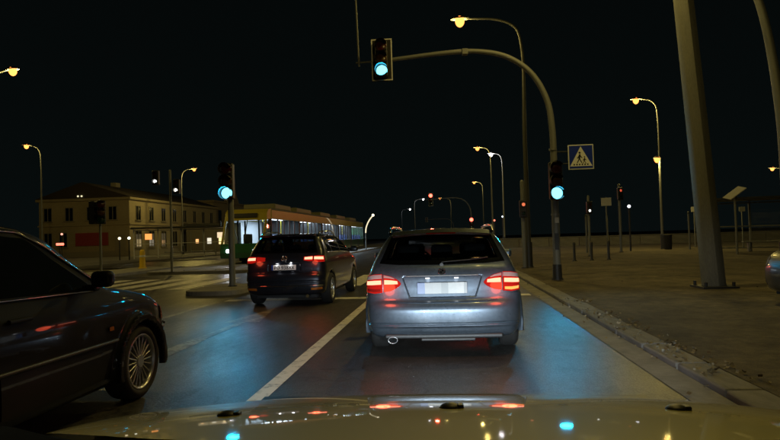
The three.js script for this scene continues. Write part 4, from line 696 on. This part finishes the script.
// ---------------------------------------------------------------- the tram
{
  const t = thing('tram', 'yellow and green tram with brightly lit windows standing behind the dark hatchback', 'tram', [-10.75, 0.13, -31]);
  const green = phy(0.02, 0.11, 0.04, 0.35, 0, { clearcoat: 0.7 }), yellow = phy(0.4, 0.33, 0.03, 0.38, 0, { clearcoat: 0.6 }), roofM = std(0.1, 0.1, 0.1, 0.7), white = std(0.34, 0.36, 0.39, 0.6), seatM = std(0.05, 0.08, 0.22, 0.8);
  const Z0 = -1.6, Z1 = -39, len = Z0 - Z1, zc = (Z0 + Z1) / 2;
  mesh('lower_side', [box(0.06, 0.82, len, 1.17, 0.66, zc, 0.02)], green, t); mesh('lower_side', [box(0.06, 0.82, len, -1.17, 0.66, zc, 0.02)], green, t);
  mesh('upper_band', [box(0.07, 0.52, len, 1.165, 2.66, zc, 0.03)], yellow, t); mesh('upper_band', [box(0.07, 0.52, len, -1.165, 2.66, zc, 0.03)], yellow, t);
  mesh('far_side_wall', box(0.03, 1.34, len, -1.17, 1.74, zc), white, t);
  mesh('floor', box(2.28, 0.06, len, 0, 0.42, zc), std(0.2, 0.2, 0.21, 0.8), t); mesh('ceiling', box(2.28, 0.05, len, 0, 2.5, zc), white, t);
  mesh('roof', [box(2.3, 0.1, len, 0, 2.96, zc, 0.04)], roofM, t); mesh('rear_wall', box(2.4, 2.6, 0.08, 0, 1.6, Z1, 0.03), green, t);
  for (const [z, l] of [[-5, 3.6], [-10.5, 4.4], [-18, 4], [-25.5, 4.6], [-33, 4]]) mesh('roof_unit', box(1.9, 0.34, l, 0, 3.18, z, 0.08), std(0.2, 0.19, 0.1, 0.6), t);
  for (const z of [-8, -15.4, -22.8, -30.2]) mesh('bellows', [box(2.36, 2.5, 0.5, 0, 1.66, z, 0.05)].map((g) => g), M.matt, t);
  // windows with posts between
  const pitch = 1.24, glassG = new THREE.PlaneGeometry(pitch - 0.14, 1.26).rotateY(Math.PI / 2), postG = box(0.08, 1.32, 0.14, 0, 0, 0, 0.02);
  let k = 0;
  for (let z = Z0 - pitch / 2 - 0.05; z > Z1 + 0.4; z -= pitch, k++) {
    const near = [-8, -15.4, -22.8, -30.2].some((b) => Math.abs(b - z) < 0.6);
    const p = mesh('window_post', postG, M.black, t); p.position.set(1.165, 1.73, z - pitch / 2);
    if (near) continue;
    const g = mesh('window', glassG, M.pane, t); g.position.set(1.175, 1.72, z);
    if (k % 4 === 2) mesh('door', [box(0.05, 0.86, pitch - 0.16, 1.185, 0.64, z, 0.02)], M.black, t);
    if (k % 2) { const s = mesh('seat', [box(0.46, 0.08, 0.42, 0.72, 0.87, z, 0.03), box(0.46, 0.66, 0.07, 0.72, 1.2, z - 0.2, 0.03, [0.12])], seatM, t); }
    if (k % 3 === 0) mesh('grab_pole', bar([0.6, 0.45, z + 0.4], [0.6, 2.45, z + 0.4], 0.02), yellow, t);
  }
  for (let i = 0; i < 6; i++) {
    const z = -4.3 - i * 6.3; mesh('ceiling_light', box(0.16, 0.02, 5.2, 0.35, 2.465, z), glow(3.4, 3.8, 4.4), t);
    const l = new THREE.RectAreaLight(lin(0.7, 0.87, 1), 15, 1.2, 5.2); l.position.set(0.2, 2.44, z); l.rotation.set(-Math.PI / 2, 0, 0); t.add(l);
  }
  // nose: lower shell, slanted windscreen, pillars, yellow brow
  const nose = (pts, x0, x1) => { const s = new THREE.Shape(pts.map(([a, b]) => new THREE.Vector2(a, b))); const g = new THREE.ExtrudeGeometry(s, { depth: x1 - x0, bevelEnabled: true, bevelSize: 0.03, bevelThickness: 0.05, bevelSegments: 3 }); g.rotateY(-Math.PI / 2); return g.translate(x1, 0, 0); };
  mesh('nose_shell', nose([[-1.65, 0.3], [0.0, 0.35], [0.06, 0.6], [-0.02, 0.98], [-0.1, 1.05], [-1.65, 1.05]], -1.12, 1.12), green, t);
  mesh('nose_brow', nose([[-1.65, 2.42], [-0.72, 2.36], [-0.86, 2.72], [-1.1, 2.92], [-1.65, 2.96]], -1.12, 1.12), yellow, t);
  const ws = new THREE.PlaneGeometry(2.1, 1.5); ws.rotateX(-Math.atan2(0.68, 1.32)); mesh('windscreen', ws.translate(0, 1.7, -0.42), M.pane, t);
  for (const s of [-1, 1]) { mesh('corner_pillar', bar([s * 1.12, 1.05, -0.12], [s * 1.12, 2.5, -0.84], 0.07), yellow, t); mesh('side_quarter_window', new THREE.PlaneGeometry(0.7, 1.1).rotateY(Math.PI / 2).translate(s * 1.16, 1.72, -1.15), M.pane, t); mesh('headlight', cyl(0.1, 0.1, 0.05, s * 0.72, 0.7, 0.1, 'z'), s < 0 ? glow(7, 6.6, 8) : glow(2, 2, 2.2), t); spot(t, [s * 0.72, 0.7, 0.18], [s * 0.72, 0.2, 12], [0.93, 0.92, 1], s < 0 ? 5 : 2, 34, 0.9, 4); mesh('cab_mirror', box(0.1, 0.34, 0.12, s * 1.36, 2.2, -0.55, 0.03), M.black, t); mesh('quarter_post', box(0.07, 1.4, 0.1, s * 1.165, 1.74, -1.55), M.black, t); }
  for (const [x, zz] of [[-0.75, -1.62], [-0.35, -1.66], [0.45, -1.64]]) mesh('cab_post', box(0.09, 1.9, 0.06, x, 1.5, zz), M.matt, t);
  mesh('windscreen_post', bar([0.1, 1.08, -0.1], [0.1, 2.45, -0.78], 0.025), M.black, t);
  mesh('cab_partition', [box(0.5, 1.3, 0.05, -0.85, 1.6, -1.7), box(0.5, 1.3, 0.05, 0.85, 1.6, -1.7)], white, t);
  mesh('driver_seat', [box(0.5, 0.7, 0.12, -0.1, 1.25, -1.35, 0.05)], M.matt, t);
  mesh('cab_light', box(0.9, 0.02, 0.3, 0, 2.34, -1.15), glow(0.6, 0.75, 0.95), t);
  { const l = new THREE.RectAreaLight(lin(0.72, 0.88, 1), 0.5, 0.9, 0.3); l.position.set(0, 2.32, -1.15); l.rotation.set(-Math.PI / 2, 0, 0); t.add(l); }
  mesh('wiper', bar([-0.2, 1.1, -0.06], [-0.5, 1.8, -0.42], 0.015), M.black, t);
  mesh('destination_sign', box(1.3, 0.24, 0.05, 0, 2.6, -0.74, 0.01, [-0.3]), M.black, t);
  for (const z of [-3.5, -12, -19.3, -26.6, -35.5]) mesh('bogie', [box(2.0, 0.3, 2.2, 0, 0.22, z, 0.05), ...[-0.8, 0.8].map((d) => cyl(0.3, 0.3, 1.7, 0, 0.2, z + d, 'x'))], M.matt, t);
}

// ---------------------------------------------------------------- building, shelter and small things across the road
const wallMap = dataTex(512, (u, v) => { const k = 0.66 + 0.06 * tiled(u, v, 4, 1.3) + 0.05 * tiled(u, v, 19, 4.1) + 0.04 * (rnd() - 0.5); return [k * 1.02, k * 0.95, k * 0.78]; }, 6, true);
{
  const b = thing('corner_building', 'low yellowish plastered building with small windows behind the street lamp', 'building', [-37.8, 0, -60]);
  const wall = new THREE.MeshStandardMaterial({ map: wallMap, roughness: 0.9 }), trimM = std(0.3, 0.27, 0.2, 0.8), roofM = std(0.05, 0.04, 0.035, 0.8);
  mesh('wall', [box(10, 6.2, 24, 0, 3.1, -12)], wall, b);
  mesh('plinth', [box(10.12, 0.7, 24.12, 0, 0.36, -12)], trimM, b);
  mesh('cornice', [box(10.5, 0.28, 24.5, 0, 6.2, -12, 0.04), box(10.25, 0.16, 24.25, 0, 3.5, -12, 0.03)], wall, b);
  mesh('roof', (() => { const s = new THREE.Shape([[-5.3, 0], [5.3, 0], [0, 1.7]].map(([a, c]) => new THREE.Vector2(a, c))); return new THREE.ExtrudeGeometry(s, { depth: 24.6, bevelEnabled: false }).translate(0, 6.34, -24.3); })(), roofM, b);
  mesh('chimney', box(0.7, 1.6, 0.9, -1.6, 8, -9), trimM, b);
  const win = (x, y, w, h, side) => {
    const g = new THREE.Group(); g.name = 'window'; b.add(g); if (side) { g.position.set(5.0, y, x); g.rotation.y = Math.PI / 2; } else g.position.set(x, y, 0);
    mesh('pane', box(w, h, 0.02, 0, 0, 0.012), M.glass, g); mesh('frame', [box(0.07, h, 0.06, -w / 2, 0, 0.03), box(0.07, h, 0.06, w / 2, 0, 0.03), box(w + 0.07, 0.07, 0.06, 0, h / 2, 0.03), box(0.05, h, 0.05, 0, 0, 0.025)], trimM, g); mesh('sill', box(w + 0.3, 0.08, 0.2, 0, -h / 2 - 0.04, 0.1), trimM, g);
  };
  for (const x of [-4.0, -2.3]) { win(x, 2.0, 0.9, 1.5); } for (const x of [-4, -1.6, 0.8, 3.2]) win(x, 4.7, 0.9, 1.4);
  for (let i = 0; i < 8; i++) { win(-1.8 - i * 2.9, 4.7, 1.0, 1.5, true); win(-1.8 - i * 2.9, 1.9, 1.3, 1.8, true); }
  const sg = mesh('shop_sign', box(3.6, 1.35, 0.1, 0.9, 2.0, 0.09, 0.02), new THREE.MeshStandardMaterial({ color: lin(0.2, 0.035, 0.02), roughness: 0.6, emissive: lin(0.006, 0.0004, 0.0003) }), b);
  mesh('door', [box(1.1, 2.3, 0.08, 4.0, 1.2, 0.05, 0.01)], trimM, b);
  for (const x of [-0.5, -0.1]) { mesh('roof_lamp', new THREE.SphereGeometry(0.09, 12, 8).translate(x + 0.1, 6.55, 0.35), glow(1.1, 1.0, 0.6), b); }
}
{
  const b = thing('long_building', 'long dim two-storey row with tall gables beyond the corner building', 'building', [-41, 0, -86]);
  const wall = new THREE.MeshStandardMaterial({ map: wallMap, color: lin(0.75, 0.72, 0.7), roughness: 0.9 }), trimM = std(0.2, 0.18, 0.15, 0.8);
  mesh('wall', box(14, 7.4, 60, 0, 3.7, -30), wall, b); mesh('cornice', box(14.4, 0.3, 60.4, 0, 7.4, -30, 0.04), wall, b);
  mesh('gable', (() => { const s = new THREE.Shape([[-3, 0], [3, 0], [2, 1.2], [1.2, 2.2], [0, 2.6], [-1.2, 2.2], [-2, 1.2]].map(([a, c]) => new THREE.Vector2(a, c))); return new THREE.ExtrudeGeometry(s, { depth: 0.4, bevelEnabled: false }).rotateY(Math.PI / 2).translate(6.7, 7.5, -8); })(), wall, b);
  for (let i = 0; i < 14; i++) for (const y of [2.0, 5.2]) { const g = new THREE.Group(); g.name = 'window'; g.position.set(7.0, y, -2.5 - i * 4.1); g.rotation.y = Math.PI / 2; b.add(g); mesh('pane', box(1.3, 1.9, 0.02, 0, 0, 0.015), M.glass, g); mesh('frame', [box(0.08, 1.9, 0.06, -0.65, 0, 0.03), box(0.08, 1.9, 0.06, 0.65, 0, 0.03), box(1.38, 0.08, 0.06, 0, 0.95, 0.03), box(1.6, 0.1, 0.2, 0, -1.0, 0.1)], trimM, g); }
}
function shelter(label, at, turn, n, w, ads) {
  const t = thing('tram_shelter', label, 'shelter', at, turn), h = 2.5, W = n * w, rail = ads.length > 1 ? M.whitePaint : M.galv;
  mesh('roof', [box(W + 0.6, 0.12, 2.1, 0, h + 0.06, -0.2, 0.04)], M.darkSteel, t); mesh('bench', [box(W * 0.5, 0.06, 0.4, 0, 0.48, -0.7, 0.02), ...[-1, 1].map((s) => box(0.06, 0.45, 0.3, s * W * 0.2, 0.23, -0.7))], M.steel, t);
  for (let i = 0; i <= n; i++) mesh('post', [box(0.09, h, 0.09, -W / 2 + i * w, h / 2, -1.0, 0.01)], rail, t);
  mesh('rail', [box(W, 0.06, 0.06, 0, 1.25, -0.985), box(W, 0.06, 0.06, 0, 0.18, -0.985), box(W, 0.06, 0.06, 0, h - 0.1, -0.985)], rail, t);
  for (let i = 0; i < n; i++) for (const y of [0.72, 1.85]) mesh('pane', new THREE.PlaneGeometry(w - 0.12, 1.0).translate(-W / 2 + (i + 0.5) * w, y, -1.0), M.pane, t);
  for (const [x, r, g, b] of ads) { mesh('poster_sign', box(0.55, 0.5, 0.08, x, 1.85, -1.12, 0.02), glow(r, g, b, [0.3, 0.2, 0.12]), t); }
  return t;
}
shelter('glass tram shelter with lit posters on the far platform', [-21.5, 0.1, -50], 0.55, 5, 1.9, [[-3.6, 1.5, 0.5, 0.12], [2.4, 1.1, 0.8, 0.5]]);
shelter('dark bus shelter with a flat roof on the open pavement', [15.6, 0.1, -30], -0.25, 3, 1.7, []);
// shop windows lit across the road behind the shelter
{
  const b = thing('shop_front', 'low row of lit shop windows behind the tram shelter', 'building', [-25, 0, -72]);
  mesh('wall', [box(14, 3.4, 6, 0, 1.7, -3)], std(0.16, 0.14, 0.11, 0.9), b); mesh('roof', [box(14.6, 0.3, 6.6, 0, 3.5, -3, 0.05)], M.darkSteel, b);
  const tones = [[1.4, 0.7, 0.25], [1.0, 0.9, 0.7], [1.7, 1.2, 0.5], [0.5, 0.9, 0.7], [1.6, 0.8, 0.3], [1.2, 1.1, 0.9], [0.6, 0.4, 0.3], [1.5, 1.3, 0.8]];
  tones.forEach((c, i) => { mesh('lit_window', box(0.35 + 0.3 * ((i * 7) % 3) / 2, 0.5 + 0.8 * ((i * 5) % 4) / 4, 0.06, -5.6 + i * 1.55, 1.5 + 0.3 * ((i * 3) % 3), 0.03), glow(...c), b); mesh('window_bar', box(0.08, 2.6, 0.1, -6.4 + i * 1.55, 1.4, 0.06), M.galv, b); });
  const l = new THREE.RectAreaLight(lin(1, 0.75, 0.4), 0.35, 12, 1.6); l.position.set(0, 1.8, 0.3); l.rotation.set(0, Math.PI, 0); b.add(l);
}
{
  const t = thing('bollard', 'yellow keep-clear bollard standing on the kerbed island', 'bollard', [-15.2, 0.12, -29]);
  mesh('body', new THREE.LatheGeometry([[0, 0.95], [0.09, 0.94], [0.13, 0.86], [0.14, 0.5], [0.16, 0.08], [0.2, 0.06], [0.2, 0]].map(([a, c]) => new THREE.Vector2(a, c)), 20), phy(0.75, 0.5, 0.02, 0.45), t);
  mesh('reflective_band', cyl(0.146, 0.143, 0.1, 0, 0.62, 0), M.whitePaint, t);
}
{ // little lamps by the far kerb
  const far = [[[10.7, -36], 2.6, [2.4, 2.4, 2.6], 'white'], [[4.9, -60], 2.55, [2.6, 0.5, 0.3], 'red'], [[5.7, -60], 2.9, [1.6, 1.8, 2.0], 'white'], [[-35.1, -52], 1.45, [3.2, 0.5, 0.3], 'red'], [[-26, -46], 1.75, [3.0, 2.4, 1.4], 'white'], [[-25.2, -46], 1.75, [2.6, 2.6, 2.0], 'white'], [[-37.6, -56], 2.45, [1.7, 0.7, 0.5], 'red']];
  const words = ['small white marker lamp on a post on the open pavement', 'small red lamp on a post just past the far white street lamp', 'small bluish lamp on a post just past the far white street lamp', 'low marker lamp with a red glow near the red shop sign', 'small warm marker lamp on a post by the far pavement', 'small pale marker lamp on a post by the far pavement', 'small red marker lamp beside the corner building'];
  far.forEach(([[x, z], h, c], i) => { const t = thing('marker_lamp', words[i], 'marker lamp', [x, 0.1, z]); mesh('post', [cyl(0.05, 0.045, h - 0.1, 0, (h - 0.1) / 2, 0)], M.darkSteel, t); mesh('lamp_globe', i === 3 ? box(0.75, 0.22, 0.1, 0, h, 0, 0.05) : new THREE.SphereGeometry(i < 3 ? 0.09 : 0.11, 16, 10).translate(0, h, 0), glow(...c), t); });
}
// curved lamp arm beyond the tram
{
  const t = thing('curved_lamp', 'pale curved light arm rising beside the end of the tram', 'lamp', [-7.95, 0.1, -60]);
  mesh('post', cyl(0.06, 0.05, 1.7, 0, 0.85, 0), M.galv, t);
  mesh('light_tube', tube([[0, 1.7, 0], [0.06, 2.2, 0], [0.25, 2.7, 0], [0.5, 3.1, 0], [0.75, 3.4, 0]], 0.06, 30, 10), glow(1.1, 0.95, 0.62), t);
  mesh('lamp_globe', new THREE.SphereGeometry(0.13, 14, 10).translate(0.8, 3.46, 0), glow(2.6, 2.3, 1.6), t);
}
// open pavement things on the other side
const railMat = M.galv;
for (let i = 0; i < 5; i++) {
  const t = thing('pavement_post', 'thin grey post standing in a line on the open pavement', 'post', [6.1 + [0, 1.9, 4.1, 7.9, 10.3][i], 0.1, -33 - [0, 2, 6, 3, 7][i]], 0, 'thin posts on the open pavement');
  mesh('post', cyl(0.05, 0.05, 2.1, 0, 1.05, 0), railMat, t); mesh('cap', new THREE.SphereGeometry(0.07, 12, 8).translate(0, 2.12, 0), M.darkSteel, t);
}
for (const [x, z, h, w2, label] of [[8.1, -31, 2.9, 0.5, 'grey post with a narrow sign board beyond the crossing sign'], [15.9, -40, 2.6, 0.4, 'grey post with a round-cornered plate behind the double-headed lamp post'], [17.4, -37, 2.4, 0.34, 'grey post with a small plate near the bus shelter']]) {
  const t = thing('sign_post', label, 'sign post', [x, 0.1, z]); mesh('post', cyl(0.035, 0.035, h, 0, h / 2, 0), M.galv, t); mesh('sign_plate', box(w2, w2 * 0.8, 0.02, 0, h - w2 * 0.45, 0.05, 0.008), M.pale, t);
}
for (let i = 0; i < 4; i++) {
  const t = thing('low_bollard', 'short dark bollard standing in a row beyond the gantry', 'bollard', [4.6 + i * 0.75, 0.1, -25.5 - i * 0.2], 0, 'short dark bollards beyond the gantry');
  mesh('shaft', new THREE.LatheGeometry([[0, 0.8], [0.05, 0.78], [0.06, 0.7], [0.05, 0.66], [0.05, 0.05], [0.09, 0.04], [0.09, 0]].map(([a, c]) => new THREE.Vector2(a, c)), 14), M.darkSteel, t);
}
{
  const t = thing('low_wall', 'low dim wall closing off the open pavement', 'wall', [16, 0.06, -52]);
  for (let i = 0; i < 10; i++) { mesh('wall_panel', box(2.46, 0.75, 0.18, -11 + i * 2.5, 0.37, 0, 0.02), M.kerbs[i % 4], t); }
  mesh('coping', box(25.1, 0.09, 0.28, 0.2, 0.8, 0, 0.02), M.kerbs[3], t);
}
{
  const t = thing('bin', 'dark litter bin standing under the double-headed lamp post', 'bin', [13.0, 0.12, -36.6]);
  mesh('body', new THREE.LatheGeometry([[0.18, 0], [0.22, 0.05], [0.24, 0.8], [0.26, 0.84], [0.22, 0.86], [0.2, 0.6]].map(([a, c]) => new THREE.Vector2(a, c)), 20), M.matt, t); mesh('rim', new THREE.TorusGeometry(0.245, 0.02, 8, 24).rotateX(Math.PI / 2).translate(0, 0.85, 0), M.darkSteel, t);
}
{
  const t = thing('tilted_panel', 'small tilted panel on a post beside the bus shelter', 'panel', [12.9, 0.12, -28]);
  mesh('post', cyl(0.05, 0.045, 2.6, 0, 1.3, 0), M.galv, t); mesh('panel', box(0.85, 0.04, 0.6, 0, 2.72, 0, 0.01, [0.25, 0, 0.62]), M.pale, t); mesh('bracket', bar([0, 2.4, 0], [0.15, 2.75, 0], 0.025), M.darkSteel, t);
}
{
  const t = thing('kiosk', 'pale kiosk box with a lit slot window beside the bus shelter', 'kiosk', [15.6, 0.12, -26.2]);
  mesh('wall', box(1.4, 2.0, 1.4, 0, 1.0, 0, 0.04), M.pale, t); mesh('roof', box(1.7, 0.14, 1.7, 0, 2.08, 0, 0.05), M.darkSteel, t); mesh('counter', box(0.9, 0.05, 0.25, -0.1, 1.0, 0.8, 0.01), M.steel, t); mesh('shutter_window', box(0.9, 0.6, 0.05, -0.1, 1.4, 0.71, 0.01), M.glass, t);
}


renderer.render(scene, camera);
